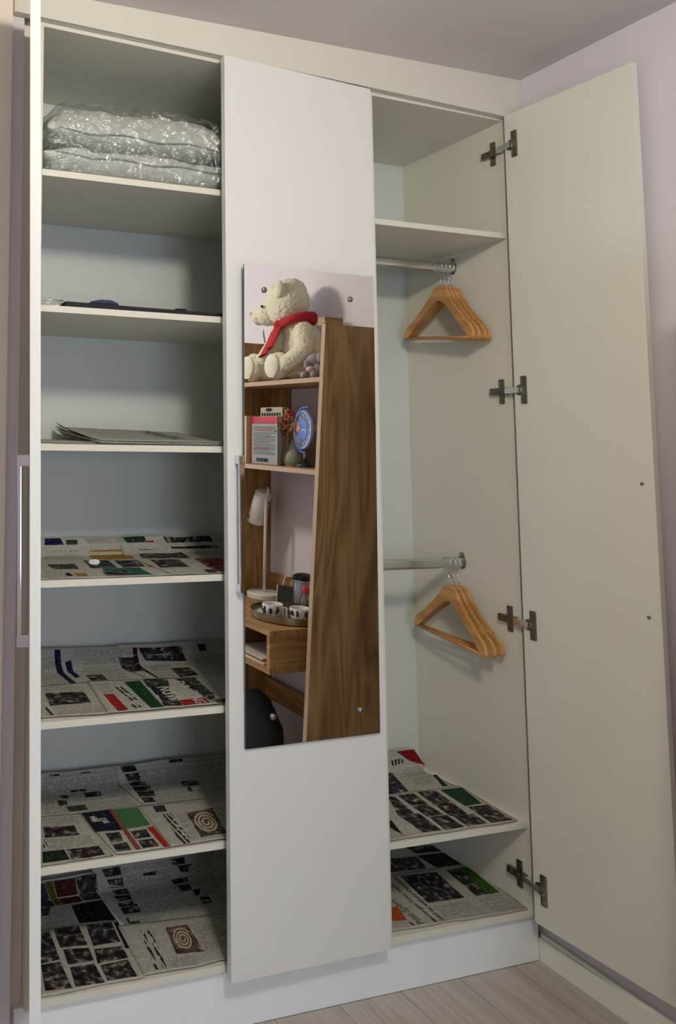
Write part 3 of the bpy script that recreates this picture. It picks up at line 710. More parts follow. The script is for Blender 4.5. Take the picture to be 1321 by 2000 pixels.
# ------------------------------------------------------------ newspapers
TINT = dict(blue=(.04, .06, .20), grey=(.20, .20, .21), dark=(.02, .02, .025), teal=(.08, .30, .26), yellow=(.55, .43, .05), maroon=(.16, .02, .04), red=(.55, .07, .06),
            orange=(.60, .14, .05), green=(.02, .20, .10), slate=(.16, .17, .22), navy=(.025, .04, .12), brown=(.14, .06, .04), dgreen=(.05, .12, .05), green2=(.25, .42, .24),
            pinkred=(.50, .25, .20), rust=(.26, .07, .06), dyellow=(.30, .30, .04), black=(.008, .008, .010), skin=(.05, .03, .03), cake=(.42, .34, .24), crimson=(.48, .02, .05),
            tealb=(.03, .14, .20), people=(.05, .02, .02), people2=(.06, .015, .05), stadium=(.03, .04, .045), grass=(.16, .30, .04), orange2=(.62, .26, .03), x=(.5, .5, .46))
MI = {'T': 1, 'H': 2, 'W': 3, 'P': 4, 'C': 5}
PRM = ['newsprint_paper', 'newsprint_text', 'newsprint_head', 'newsprint_white', 'newsprint_photo', 'newsprint_flat', 'ink_black', 'ink_white', 'ink_green', 'ink_pink', 'ink_tan', 'ink_brown']
def bil(q, u, v): return [(q[0][k]*(1-u)+q[1][k]*u)*(1-v)+(q[3][k]*(1-u)+q[2][k]*u)*v for k in (0, 1)]
def sheet_pos(x, y, Z, lay, sd, xr, off=0., y0=.003):
    x = min(max(x, xr[0]), xr[1]); y = max(y, y0); yb = .345
    wv = .0011*noise.noise((x*7+sd, y*9, 1.3+sd))+.0007*noise.noise((x*23, y*17+sd, .2)); wv = max(wv, -.0003)
    fr = max(0., 1-(y-y0)/.04)*.0014*(1+noise.noise((x*16+sd, 3.1, 0)))
    z = Z+.0011+lay*.0009+wv+fr+off; yy = y
    if y > yb-.02:
        t = y-(yb-.02); yy = yb-.02+min(t*.55, .018+.0*t); z += max(0., t-.008)*.92+.010*noise.noise((x*5+sd, 9, 0))*min(1, t*20)
        if off: yy -= off
    return Vector((x, yy, z))
def make_sheet(key, lay, label, group, extend=None, texts=()):
    sh, q, blocks = SHEETS[key]; q = [list(c) for c in q]
    xr = (XL0+.004, .279) if sh[0] == 's' else (XR0+.003, XR1-.003)
    for i, c in (extend or {}).items(): q[i] = [c[k] if c[k] is not None else q[i][k] for k in (0, 1)]
    Z = ZS[sh]; sd = sum(map(ord, key))*.37
    bm = bmesh.new(); uvl = bm.loops.layers.uv.new('UVMap'); cl = bm.loops.layers.color.new('tint')
    def patch(qq, nu, nv, mi, tint, off, uvo):
        g = []
        for j in range(nv+1):
            g.append([])
            for i in range(nu+1):
                x, y = bil(qq, i/nu, j/nv)
                if mi == 0 and j == nv: y += .006*noise.noise((x*12+sd, 0, 2))
                g[-1].append((bm.verts.new(sheet_pos(x, y, Z, lay, sd, xr, off)), x, y))
        for j in range(nv):
            for i in range(nu):
                c = [g[j+1][i], g[j+1][i+1], g[j][i+1], g[j][i]]
                try: f = bm.faces.new([a[0] for a in c])
                except ValueError: continue
                f.material_index = mi; f.smooth = True
                for l, a in zip(f.loops, c): l[uvl].uv = (a[1]+uvo, a[2]+uvo*.7); l[cl] = (*tint, 1)
    patch(q, 26, 20, 0, (.5, .5, .46), 0., sd)
    root = fin(bm, 'newspaper_sheet', PRM, None)
    sm = root.modifiers.new('thickness', 'SOLIDIFY'); sm.thickness = .0003; sm.offset = -1
    tag(root, label, 'newspaper', group)
    bm = bmesh.new(); uvl = bm.loops.layers.uv.new('UVMap'); cl = bm.loops.layers.color.new('tint')
    for n, (kd, tn, qq) in enumerate(blocks):
        patch(qq, 7, 7, MI[kd], TINT[tn], .00045+.00012*(n % 3), sd+n*1.37)
    for kd, tn, qq in blocks:
        if tn != 'cake': continue
        cx0, cy0 = bil(qq, .5, .5); ex = (Vector(qq[1])-Vector(qq[0]))*.44; ey = (Vector(qq[0])-Vector(qq[3]))*.44
        for ink, r0, tw, ph in (('ink_brown', 1., .060, 0), ('ink_tan', .94, .075, .5)):
            prev = None
            for i in range(91):
                a = i*R(12); rad = r0*(1-i/105.); pr = []
                for sgn in (-1, 1):
                    rr_ = rad+sgn*tw; p = Vector((cx0, cy0))+ex*(rr_*math.cos(a+ph))+ey*(rr_*math.sin(a+ph)); pr.append(bm.verts.new(sheet_pos(p.x, p.y, Z, lay, sd, xr, .0010 if ink == 'ink_brown' else .0012)))
                if prev:
                    f = bm.faces.new((prev[0], pr[0], pr[1], prev[1])); f.material_index = PRM.index(ink)
                prev = pr
    for s, o, d, up, ink in texts:
        o, d, up = Vector(o), Vector(d), Vector(up)
        def fm(u, v):
            p = o+d*u+up*v; return sheet_pos(p.x, p.y, Z, lay, sd, xr, .0011)
        add_text(bm, s, fm, PRM.index(ink), .012)
    o = fin(bm, 'print', PRM, root)
    return root
L0 = {0: (-.618, None), 3: (-.618, None)}
RX = {1: (.272, None), 2: (.272, None)}
make_sheet('a4', 0, 'newspaper sheet with yellow and blue blocks on the fourth shelf down, left half', 'newspaper shelf liners', L0)
make_sheet('b4', 1, 'newspaper sheet with a green square at its back edge on the fourth shelf down', 'newspaper shelf liners', RX)
make_sheet('a5', 0, 'newspaper sheet with two navy strips at the back left of the fifth shelf down', 'newspaper shelf liners', L0)
make_sheet('b5', 1, 'newspaper sheet with a dark red picture at the back right of the fifth shelf', 'newspaper shelf liners', RX)
make_sheet('c5', 2, 'newspaper sheet with a portrait at the front left of the fifth shelf down', 'newspaper shelf liners', L0)
make_sheet('d5', 4, 'newspaper sheet printed ENROLLING NOW in white over a green and red collage', 'newspaper shelf liners', None, [
    ('ENROLLING', (-.195, .175), (-.024, -.160), (.030, .0), 'ink_white'), ('NOW', (-.258, .145), (-.012, -.098), (.036, .0), 'ink_white')])
make_sheet('e5', 3, 'newspaper strip at the front right corner of the fifth shelf down', 'newspaper shelf liners', RX)
make_sheet('a6', 0, 'obituary page with scattered small pictures at the back left of the sixth shelf', 'newspaper shelf liners', L0)
make_sheet('b6', 1, 'obituary page with six stacked small pictures at the back of the sixth shelf', 'newspaper shelf liners', RX)
make_sheet('c6', 2, 'newspaper sheet with two brown pictures at the front left of the sixth shelf', 'newspaper shelf liners', L0)
make_sheet('d6', 3, 'newspaper advert sheet with green panel and orange strip, front middle of the sixth shelf', 'newspaper shelf liners')
make_sheet('e6', 4, 'newspaper sheet with a coiled pastry picture at the front right of the sixth shelf', 'newspaper shelf liners', RX)
make_sheet('a7', 0, 'newspaper sheet with rust-red and black adverts at the back left of the bottom board', 'newspaper shelf liners', L0)
make_sheet('b7', 1, 'obituary page with picture column covering the back right of the bottom board', 'newspaper shelf liners', RX)
make_sheet('c7', 2, 'newspaper page of people photographs at the front left of the bottom board', 'newspaper shelf liners', L0)
make_sheet('d7', 4, 'newspaper sheet with a coiled pastry picture at the front right of the bottom board', 'newspaper shelf liners', RX)
RL = {0: (.317, None), 3: (.317, None)}
make_sheet('ar', 0, 'newspaper sheet with a crimson corner at the back of the hanging unit shelf', 'newspaper liners of the hanging unit', RL)
make_sheet('br', 2, 'newspaper page of group photographs and a green box on the hanging unit shelf', 'newspaper liners of the hanging unit', RL)
make_sheet('ab', 0, 'newspaper sheet with a maroon advert at the back of the right bottom board', 'newspaper liners of the hanging unit', RL)
make_sheet('bb', 2, 'sports page headed Post Sport at the front of the right bottom board', 'newspaper liners of the hanging unit', RL, [
    ('Post Sport', (.4435,.0213), (.0004,.1040), (-.030, 0), 'ink_green'),
    ('Martial give Town fright', (.4756,.0179), (.0134,.1645), (-.0135, 0), 'ink_black'),
    ('used to without Davidson', (.4952,.0177), (.0248,.1909), (-.0125, 0), 'ink_black')])
# crumpled bit of tissue on the fourth shelf
bm = bmesh.new(); ball(bm, (-.415, .175, ZS['s4']+.008), (.013, .009, .006), 14)
for v in bm.verts: v.co += Vector((noise.noise(v.co*90), noise.noise(v.co*90+Vector((5, 0, 0))), noise.noise(v.co*80+Vector((0, 7, 0)))))*.006
tag(fin(bm, 'tissue', 'tissue'), 'small crumpled white tissue on the yellow newspaper block', 'tissue')

# folded newspapers on the third shelf
def folded(name, x0, x1, y0, y1, z, lift, lay, label, txt=None, seed=1):
    root = None
    bm = bmesh.new(); uvl = bm.loops.layers.uv.new('UVMap'); cl = bm.loops.layers.color.new('tint'); nx, ny = 26, 14
    for k in range(lay):
        g = []
        for j in range(ny+1):
            v = j/ny; g.append([])
            for i in range(nx+1):
                u = i/nx; x = x0+(x1-x0)*u+.012*v*(.5-k/lay)+.004*math.sin(k*2.1); y = y0+(y1-y0)*v+.006*math.sin(k*1.7+seed)
                zz = z+.0012+k*.0022+lift*(v**1.4)*(1-.25*u)*(k+2)/(lay+1)+.0014*noise.noise((x*9+seed, y*9, k*.7))*(1 if k else .3)
                if u < .06: zz += .012*(1-u/.06)**2*(v if lift > .01 else 0)
                g[-1].append((bm.verts.new((x, y, zz)), x, y))
        for j in range(ny):
            for i in range(nx):
                c = [g[j][i], g[j][i+1], g[j+1][i+1], g[j+1][i]]; f = bm.faces.new([a[0] for a in c]); f.smooth = True
                top = k == lay-1
                f.material_index = 1 if top and .12 < i/nx < .86 and .1 < j/ny < .92 else 0
                for l, a in zip(f.loops, c): l[uvl].uv = (a[1]+seed, a[2]); l[cl] = (.5, .5, .46, 1)
    root = fin(bm, name, PRM); sm = root.modifiers.new('thickness', 'SOLIDIFY'); sm.thickness = .0012; sm.offset = 1
    tag(root, label, 'newspaper')
    if txt:
        bm = bmesh.new()
        def top(x, y): v = (y-y0)/(y1-y0); u = (x-x0)/(x1-x0); return z+.0012+(lay-1)*.0022+lift*(v**1.4)*(1-.25*u)+.0056
        for s, o, d, up in txt:
            def fm(u, v, o=o, d=d, up=up):
                x = o[0]+d[0]*u+up[0]*v; y = o[1]+d[1]*u+up[1]*v; return Vector((x, y, top(x, y)))
            add_text(bm, s, fm, 6, .02)
        fin(bm, 'print', PRM, root)
    return root
folded('folded_newspaper', -.470, -.105, .012, .33, ZS['s3'], .036, 5, 'folded newspaper pile with lifted back edge on the third shelf, right side', [('FORUM', (-.235, .29), (0, -.20), (.028, 0))], 2.2)
folded('folded_newspaper', -.618, -.455, .03, .30, ZS['s3'], .006, 3, 'thin flat newspaper at the left end of the third shelf', None, 5.1)

# ------------------------------------------------------------ pillows in clear plastic, top left
def cushion(name, x0, x1, y0, y1, z0, h, seed, m, parent=None, amp=.010, extra=0., wr=9, n=44, mid=.46):
    bm = bmesh.new(); cx, cy = (x0+x1)/2, (y0+y1)/2; hx, hy = (x1-x0)/2+extra, (y1-y0)/2+extra; zc = z0+h*mid
    top, bot = [], []
    for j in range(n+1):
        top.append([]); bot.append([])
        for i in range(n+1):
            u = -math.cos(math.pi*i/n); v = -math.cos(math.pi*j/n)
            e = max(0., (1-abs(u)**4.5))**.5*max(0., (1-abs(v)**4.5))**.5
            x, y = cx+u*hx, cy+v*hy
            a = amp*(noise.noise((x*wr+seed, y*wr, 0))+.6*noise.noise((x*wr*2.7, y*wr*2+seed, 4))+.35*noise.noise((x*wr*6, y*wr*5+seed, 4)))*min(1, e*2)
            zt = zc+(h*(1-mid)+extra)*e+a; zb_ = max(z0-extra*.0+.0006, zc-(h*(mid+.01)+extra)*e+a*.5)
            top[-1].append(bm.verts.new((x, y, zt)))
            bot[-1].append(top[-1][-1] if i in (0, n) or j in (0, n) else bm.verts.new((x, y, zb_)))
    for j in range(n):
        for i in range(n):
            bm.faces.new((top[j][i], top[j][i+1], top[j+1][i+1], top[j+1][i]))
            q = (bot[j+1][i], bot[j+1][i+1], bot[j][i+1], bot[j][i])
            if len(set(q)) == 4:
                try: bm.faces.new(q)
                except ValueError: pass
    o = fin(bm, name, m, parent, True)
    ring = [(cx-math.cos(math.pi*i/n)*hx, y0-extra, zc) for i in range(0, n+1)]
    return o, zc
S1 = ZS['s1']
p1, zc = cushion('pillow', -.618, -.070, .012, .345, S1, .086, 1.5, 'pillow_cotton', mid=.55); tag(p1, 'lower white pillow of the plastic-wrapped pair on the top shelf', 'pillow', 'wrapped pillows on the top shelf')
bm = bmesh.new(); tube(bm, [(-.610+.532*i/30, .0118-.0005+.006*(abs(i/15-1)**6), zc+.003*math.sin(i*.7)) for i in range(31)], .0026, 8); fin(bm, 'piping', 'pillow_piping', p1, True)
p2, zc2 = cushion('pillow', -.606, -.085, .016, .345, S1+.084, .116, 7.7, 'pillow_cotton', mid=.22); tag(p2, 'upper white pillow of the plastic-wrapped pair on the top shelf', 'pillow', 'wrapped pillows on the top shelf')
bm = bmesh.new(); tube(bm, [(-.600+.508*i/30, .0152+.006*(abs(i/15-1)**6), zc2+.004*math.sin(i*.6+1)) for i in range(31)], .0026, 8); fin(bm, 'piping', 'pillow_piping', p2, True)
bm = bmesh.new()
prof = [(.030, .0008), (.010, .006), (.0035, .030), (.0025, .060), (.0020, .095), (.0030, .130), (.0065, .160), (.016, .186), (.035, .204), (.075, .214), (.150, .218), (.240, .214), (.310, .200), (.345, .165), (.358, .100), (.358, .002)]
def pf(t):
    k = min(int(t*(len(prof)-1)), len(prof)-2); f = t*(len(prof)-1)-k; a, b = prof[k], prof[k+1]; return a[0]+(b[0]-a[0])*f, a[1]+(b[1]-a[1])*f
NX, NT = 190, 130; g = []
for j_ in range(NT+1):
    t_ = (j_/NT)**1.25; y, zz = pf(t_); zz *= .925; g.append([])
    for i_ in range(NX+1):
        u = i_/NX; x = -.6195+.5645*u; e = max(0., 1-abs(2*u-1)**7)**.5
        rg = abs(noise.noise((x*22+zz*26, zz*22-x*12, 1))); r2 = abs(noise.noise((x*46-zz*40, zz*50+x*10, 3)))
        amp = (.0085*(1-min(1, rg*4))+.0045*(1-min(1, r2*4))+.004*noise.noise((x*14, zz*14, y*10)))*(1 if y < .12 else .5)
        k_ = S1+zz*(.35+.65*e)+(amp if zz > .175 else 0)
        g[-1].append(bm.verts.new((x, min(y+(1-e)*.05-(amp if zz <= .175 and y < .1 else amp*.4), .366), max(k_, S1+.0006))))
for j_ in range(NT):
    for i_ in range(NX): bm.faces.new((g[j_][i_], g[j_][i_+1], g[j_+1][i_+1], g[j_+1][i_]))
fm_ = fin(bm, 'plastic_bag', 'clear_film', None, True)
tag(fm_, 'clear glossy plastic bag wrapped around the two pillows', 'bag')

# things lying on the second shelf
t = empty('garment_bag', (-.36, .18, ZS['s2']), 'flat black folded garment bag lying on the second shelf', 'bag')
bm = bmesh.new(); bx(bm, -.560, -.02, .008, .33, ZS['s2']+.0005, ZS['s2']+.0085, .003)
for v in bm.verts:
    if v.co.z > ZS['s2']+.004: v.co.z += .0010+max(0, -.18-v.co.x)*.012
fin(bm, 'cloth_panel', 'black_cloth', t, True)
bm = bmesh.new(); bx(bm, -.240, -.205, .06, .075, ZS['s2']+.008, ZS['s2']+.011, .001); bx(bm, -.243, -.239, .06, .075, ZS['s2']+.008, ZS['s2']+.026, .001); bx(bm, -.243, -.214, .060, .075, ZS['s2']+.023, ZS['s2']+.026, .001)
fin(bm, 'clip', 'black_plastic', t)
bm = bmesh.new(); ball(bm, (-.450, .040, ZS['s2']+.0190), (.038, .026, .0095), 20)
for v in bm.verts: v.co.z += .004*noise.noise(v.co*60); v.co.z = max(v.co.z, ZS['s2']+.0132)
tag(fin(bm, 'cloth_bundle', 'navy_cloth', None, True), 'small navy cloth bundle on top of the black garment bag', 'cloth')
bm = bmesh.new()
tube(bm, [(-.616, .010, ZS['s2']+.003), (-.595, .012, ZS['s2']+.010), (-.572, .013, ZS['s2']+.011), (-.567, .018, ZS['s2']+.007), (-.58, .020, ZS['s2']+.003), (-.616, .020, ZS['s2']+.003)], .0014, 8)
tube(bm, [(-.616, .010, ZS['s2']+.012), (-.59, .012, ZS['s2']+.0155), (-.563, .014, ZS['s2']+.0150)], .0012, 8)
tag(fin(bm, 'wire_hook', 'bright_steel', None, True), 'bent steel wire hook at the left end of the second shelf', 'hook')

# ------------------------------------------------------------ desk unit against the right wall (seen in the mirror)
DZ = .720; SY0, SY1 = -1.150, -.578; WX = RX1-.0006; Z1 = 1.579; Z2 = 1.262
desk = empty('desk_unit', (.66, -.86, 0), 'oak desk unit with tapered end panels and two upper shelves, seen in the mirror', 'desk')
def side(y0, y1, sx, name='end_panel'):
    bm = bmesh.new(); poly = [(sx, .001), (WX-.036, .001), (WX-.036, .070), (WX, .070), (WX, 1.757), (.571, 1.757)]
    # slanting front edge: deeper at the foot
    M = Matrix(((1, 0, 0, 0), (0, 0, -1, (y0+y1)/2), (0, 1, 0, 0), (0, 0, 0, 1))); prism(bm, poly, y1-y0, M, 0, .0006)
    fin(bm, name, 'oak_z', desk)
    bm = bmesh.new(); a = (poly[0][0], .003); b = (poly[-1][0], 1.755)
    vs = [bm.verts.new(p) for p in ((a[0]-.0018, y0+.0006, a[1]), (b[0]-.0018, y0+.0006, b[1]), (b[0]-.0018, y1-.0006, b[1]), (a[0]-.0018, y1-.0006, a[1]), (a[0], y0+.0006, a[1]), (b[0], y0+.0006, b[1]), (b[0], y1-.0006, b[1]), (a[0], y1-.0006, a[1]))]
    for f in ((0, 1, 2, 3), (7, 6, 5, 4), (0, 4, 5, 1), (1, 5, 6, 2), (2, 6, 7, 3), (3, 7, 4, 0)): bm.faces.new([vs[i] for i in f])
    bmesh.ops.recalc_face_normals(bm, faces=bm.faces); fin(bm, 'edge_band', 'oak_edge', desk)
MATS['oak_edge'] = mat('oak_edge', (.50, .34, .22), .5, var=.06, vscale=40)
side(SY1, SY1+.018, .470); side(SY0-.018, SY0, .470)
def front_x(z): return .470+(.571-.470)*z/1.757
for z, fx_ in ((Z1, .573), (Z2, .556)):
    box('shelf', fx_, WX, SY0, SY1, z-.017, z, 'oak_y', desk)
    box('edge_band', fx_-.0015, fx_, SY0+.0005, SY1-.0005, z-.0165, z-.0005, 'oak_edge', desk, 0)
box('back_board', WX-.008, WX, SY0, -1.035, Z2, Z1-.017, 'oak_z', desk, 0)
DF = .412; DY = -.645
box('desktop', DF, WX-.0, SY0, DY, DZ-.017, DZ, 'oak_y', desk)
box('desktop_infill', .60, WX, DY, SY1-.0005, DZ-.017, DZ, 'oak_y', desk)
box('upstand', WX-.018, WX, SY0, SY1-.0005, DZ, DZ+.083, 'oak_y', desk)
box('cubby_side', DF+.002, .66, DY-.018, DY-.0008, .594, DZ-.017, 'oak_x', desk)
box('cubby_base', DF, .66, SY0, DY, .577, .594, 'oak_y', desk)
box('cubby_side', DF+.002, .66, SY0, SY0+.018, .594, DZ-.017, 'oak_x', desk)
box('cubby_divider', DF+.004, .66, -.952, -.936, .594, DZ-.017, 'oak_x', desk)
box('cubby_back', .652, .66, SY0+.018, DY-.018, .594, DZ-.017, 'oak_y', desk)
box('back_rail', .778, .794, SY0, SY1, .300, .379, 'oak_y', desk)
bm = bmesh.new(); bx(bm, .584, .66, SY1-.036, SY1-.001, 1.7572, 1.785, .001); tag(fin(bm, 'wood_block', 'oak_x'), 'small wooden block resting on top of the near desk panel', 'block')
# papers and magazines inside the cubby
for i, (dx, dy, c, lb) in enumerate(((0, 0, 'book_cream', 'lowest folded leaflet in the desk cubby'), (.012, .02, 'book_red', 'reddish leaflet lying in the middle of the cubby pile'), (.004, -.012, 'book_page', 'pale leaflet lying on top of the cubby pile'))):
    tag(box('leaflet', .422+dx, .60+dx, -.86+dy, -.690+dy, .5944+i*.0062, .6002+i*.0062, c, None, .001), lb, 'leaflet', 'leaflets in the desk cubby')
# cable trunking on the wall
tag(box('cable_trunking', .803, WX, -1.1365, -1.1245+.0, .08, DZ-.02, 'white_plastic', None, .001), 'white plastic cable trunking on the lavender wall below the desktop', 'trunking')
tag(box('cable_trunking', .803, WX, -1.148, -1.136, DZ+.085, Z2-.018, 'white_plastic', None, .001), 'white plastic cable trunking on the wall above the desktop', 'trunking')
# bag on the floor under the desk
bm = bmesh.new(); ball(bm, (.60, -.96, .205), (.075, .125, .20), 28)
for v in bm.verts:
    v.co += Vector((0, 0, 1))*.014*noise.noise(v.co*14)+Vector((1, 0, 0))*.012*noise.noise(v.co*18); v.co.z = max(v.co.z, .002)
tag(fin(bm, 'rucksack', 'black_cloth', None, True), 'black rucksack standing on the floor under the desk', 'bag')

# ------------------------------------------------------------ things on the desk and its shelves
# desk lamp
lx, ly = .715, -1.075
t = empty('desk_lamp', (lx, ly, DZ), 'white metal desk lamp with tilted cylindrical shade on the desktop', 'lamp')
bm = bmesh.new(); lathe(bm, [(0, .0005), (.064, .0005), (.066, .003), (.066, .020), (.062, .024), (0, .025)], (lx, ly, DZ), 40); fin(bm, 'lamp_base', 'lamp_white', t, True, 35)
bm = bmesh.new(); tube(bm, [(lx-.005, ly+.008, DZ+.024), (lx-.005, ly+.012, DZ+.20), (lx-.005, ly+.020, DZ+.40), (lx-.002, ly+.030, DZ+.430), (lx+.006, ly+.012, DZ+.442)], .0062, 12); fin(bm, 'stem', 'lamp_white', t, True)
HB = Vector((.712, -1.128, 1.016)); HT = Vector((.716, -1.078, 1.148)); ax2 = (HT-HB).normalized(); Mh = Matrix.Translation(HB) @ ax2.to_track_quat('Z', 'Y').to_matrix().to_4x4(); L_ = (HT-HB).length
bm = bmesh.new(); lathe(bm, [(.031, .004), (.0345, 0), (.0345, .03), (.0330, L_-.012), (.028, L_-.002), (.014, L_+.004), (0, L_+.005)], n=32, M=Mh); lathe(bm, [(.0345, 0), (.0315, .002), (.030, L_-.02), (0, L_-.018)], n=32, M=Mh); fin(bm, 'lamp_shade', 'lamp_white', t, True, 40)
bm = bmesh.new()
for q in range(3):
    for dd in (-.012, .004): bx(bm, -.0006, .0006, -.006, .006, -.0011, .0011, 0, 0, Mh @ Matrix.Rotation(math.atan2((Mh.inverted().to_3x3() @ Vector((-1, -.2+dd*25, 0))).y, (Mh.inverted().to_3x3() @ Vector((-1, -.2+dd*25, 0))).x), 4, 'Z') @ Matrix.Translation((.0345, 0, .016+q*.0055)))
tag(fin(bm, 'vent_slots', 'pattern_black', t), kind='stuff')
bm = bmesh.new()
for s in (-1, 1): ball(bm, HB.lerp(HT, .62)+Vector((.012*s, .040*s, 0)), .0065, 10)
tube(bm, [HB.lerp(HT, .62)+Vector((-.012, -.040, 0)), HB.lerp(HT, .62)+Vector((.012, .040, 0))], .003, 8); fin(bm, 'pivot_knob', 'nickel', t, True)
bm = bmesh.new(); ball(bm, HB.lerp(HT, .22), .017, 12); fin(bm, 'bulb', 'porcelain', t, True)
bm = bmesh.new(); tube(bm, [(lx+.045, ly+.035, DZ+.014), (lx+.062, ly+.045, DZ+.075), (lx+.070, ly+.052, DZ+.105), (WX-.022, ly+.075, DZ+.112), (WX-.020, ly+.12, DZ+.098), (WX-.021, ly+.16, DZ+.086)], .0022, 8); fin(bm, 'cord', 'white_lead', t, True)
# tray with cups
tx, ty = .600, -.785; TR = .130
t = empty('tray', (tx, ty, DZ), 'round brass tray with a tall rim at the front of the desktop', 'tray')
bm = bmesh.new(); lathe(bm, [(0, .0008), (TR-.004, .0008), (TR, .004), (TR, .027), (TR-.003, .0275), (TR-.0035, .005), (0, .004)], (tx, ty, DZ), 64); fin(bm, 'tray_body', 'brass', t, True, 30)
def cup(x, y, r, h, label, rot):
    t = empty('cup', (x, y, DZ+.0045), label, 'cup', 'patterned cups on the brass tray')
    bm = bmesh.new(); z = DZ+.0045; lathe(bm, [(0, 0), (r*.72, 0), (r*.92, h*.25), (r, h*.96), (r-.001, h), (r-.0035, h*.96), (r*.85, h*.28), (0, h*.12)], (x, y, z), 32); fin(bm, 'cup_body', 'porcelain', t, True, 50)
    bm = bmesh.new(); pts = [(x+(r+.012*math.sin(a))*math.cos(rot), y+(r+.012*math.sin(a))*math.sin(rot), z+h*.5-h*.3*math.cos(a)) for a in [math.pi*i/8 for i in range(9)]]
    tube(bm, pts, .003, 8); fin(bm, 'handle', 'porcelain', t, True)
    bm = bmesh.new()
    for a0, s in ((math.pi, 1), (math.pi*.78, .8), (math.pi*1.25, .9), (math.pi*.55, 1.)):
        for k in range(4):
            a = a0+rnd.uniform(-.12, .12); zz = z+h*rnd.uniform(.4, .8)
            ball(bm, (x+(r*.97)*math.cos(a), y+(r*.97)*math.sin(a), zz), (.0045*s, .0045*s, .0085*s), 8)
    fin(bm, 'painted_pattern', 'pattern_black', t, True)
cup(.548, -.805, .036, .044, 'white cup with black pattern at the left of the brass tray', 2.6)
cup(.606, -.730, .036, .043, 'white cup with black pattern at the right of the brass tray', -.5)
bm = bmesh.new(); lathe(bm, [(0, 0), (.040, 0), (.046, .004), (.044, .004), (0, .002)], (.560, -.868, DZ+.0048), 24); tag(fin(bm, 'saucer', 'porcelain', None, True), 'white saucer on the far left of the brass tray', 'saucer')
for i, (x, y, a) in enumerate(((.572, -.766, .2), (.579, -.757, -.1))):
    tag(box('sugar_sachet', -.0025, .0025, -.011, .011, 0, .040, 'book_page', None, .0006, Matrix.Translation((x-.012, y-.003, DZ+.0046)) @ Matrix.Rotation(a, 4, 'Z')), ['paper sugar sachet leaning between the two cups, left one', 'paper sugar sachet leaning between the two cups, right one'][i], 'sachet', 'sachets on the tray')
t = empty('tablet', (.70, -.93, DZ), 'dark glossy tablet with a white edge leaning behind the brass tray', 'tablet')
Mt = Matrix.Translation((.705, -.930, DZ+.003)) @ Matrix.Rotation(R(-38), 4, 'Z') @ Matrix.Rotation(R(14), 4, 'Y')
box('screen', 0, .006, -.034, .034, 0, .074, 'black_plastic', t, .0015, Mt); box('white_edge', .0001, .0062, -.0362, -.0338, 0, .074, 'white_plastic', t, .0005, Mt)
fx2, fy2 = .745, -.880
t = empty('flask', (fx2, fy2, DZ), 'steel vacuum flask with black lid at the back of the desk', 'flask')
bm = bmesh.new(); lathe(bm, [(0, .0005), (.034, .0005), (.036, .004), (.036, .092), (.0345, .096), (.0345, .112), (0, .112)], (fx2, fy2, DZ), 36); fin(bm, 'flask_body', 'flask_steel', t, True, 35)
bm = bmesh.new(); lathe(bm, [(.0350, .110), (.0375, .114), (.037, .122), (.028, .130), (.012, .134), (0, .135)], (fx2, fy2, DZ), 36); bx(bm, fx2-.06, fx2-.030, fy2-.008, fy2+.008, DZ+.114, DZ+.120, .002); fin(bm, 'flask_lid', 'black_plastic', t, True, 40)
bx2, by2 = .690, -.800
t = empty('bottle', (bx2, by2, DZ), 'small clear bottle with a red cap beside the flask', 'bottle')
bm = bmesh.new(); lathe(bm, [(0, .0005), (.0165, .0005), (.018, .003), (.018, .050), (.014, .064), (.0085, .074), (.0085, .082), (0, .082)], (bx2, by2, DZ), 28); fin(bm, 'bottle_body', 'clear_glass', t, True, 40)
bm = bmesh.new(); lathe(bm, [(.0105, .078), (.0115, .080), (.0115, .100), (.010, .104), (0, .105)], (bx2, by2, DZ), 24); fin(bm, 'cap', 'bottle_red', t, True, 35)
bm = bmesh.new(); lathe(bm, [(0, .002), (.0162, .002), (.0162, .040), (0, .040)], (bx2, by2, DZ), 24); fin(bm, 'liquid', 'pattern_black', t, True, 35)

# books
t = empty('book', (.612, -.925, Z2), 'pale grey paperback with a barcode, back cover outwards on the lower shelf', 'book', 'books on the lower desk shelf')
box('cover', .602, .616, -1.003, -.850, Z2+.0005, Z2+.156, 'book_grey', t, .0012)
bm = bmesh.new()
for k in range(17):
    z = Z2+.144-k*.0062-(0 if k < 3 else .005); a = -.995+.01*(k % 3 == 0); b = -.862-(.03 if k % 5 == 4 else 0)
    bx(bm, .6013, .6018, a, b, z-.0011, z+.0006)
for k in range(22): bx(bm, .6013, .6018, -.975+k*.0034, -.975+k*.0034+rnd.choice((.0008, .0016, .0022)), Z2+.010, Z2+.024)
fin(bm, 'print', 'ink_black', t)
bm = bmesh.new(); bx(bm, .6012, .6017, -.985, -.88, Z2+.128, Z2+.131); bx(bm, .6012, .6017, -.985, -.90, Z2+.060, Z2+.063); tag(fin(bm, 'red_print', 'book_red', t), kind='stuff')
t = empty('book', (.63, -.94, Z2), 'large red hardback standing behind the grey paperback', 'book', 'books on the lower desk shelf')
box('cover', .620, .644, -1.033, -.872, Z2+.0005, Z2+.184, 'book_red', t, .002)
box('page_block', .623, .641, -1.028, -.8712, Z2+.003, Z2+.1846, 'book_page', t, 0)
t = empty('book', (.62, -1.06, Z2), 'cream and gold book with its spine outwards, leftmost on the lower shelf', 'book', 'books on the lower desk shelf')
box('cover', .602, .70, -1.078, -1.040, Z2+.0005, Z2+.186, 'book_cream', t, .002); box('page_block', .606, .698, -1.075, -1.043, Z2+.004, Z2+.1866, 'book_page', t, 0)
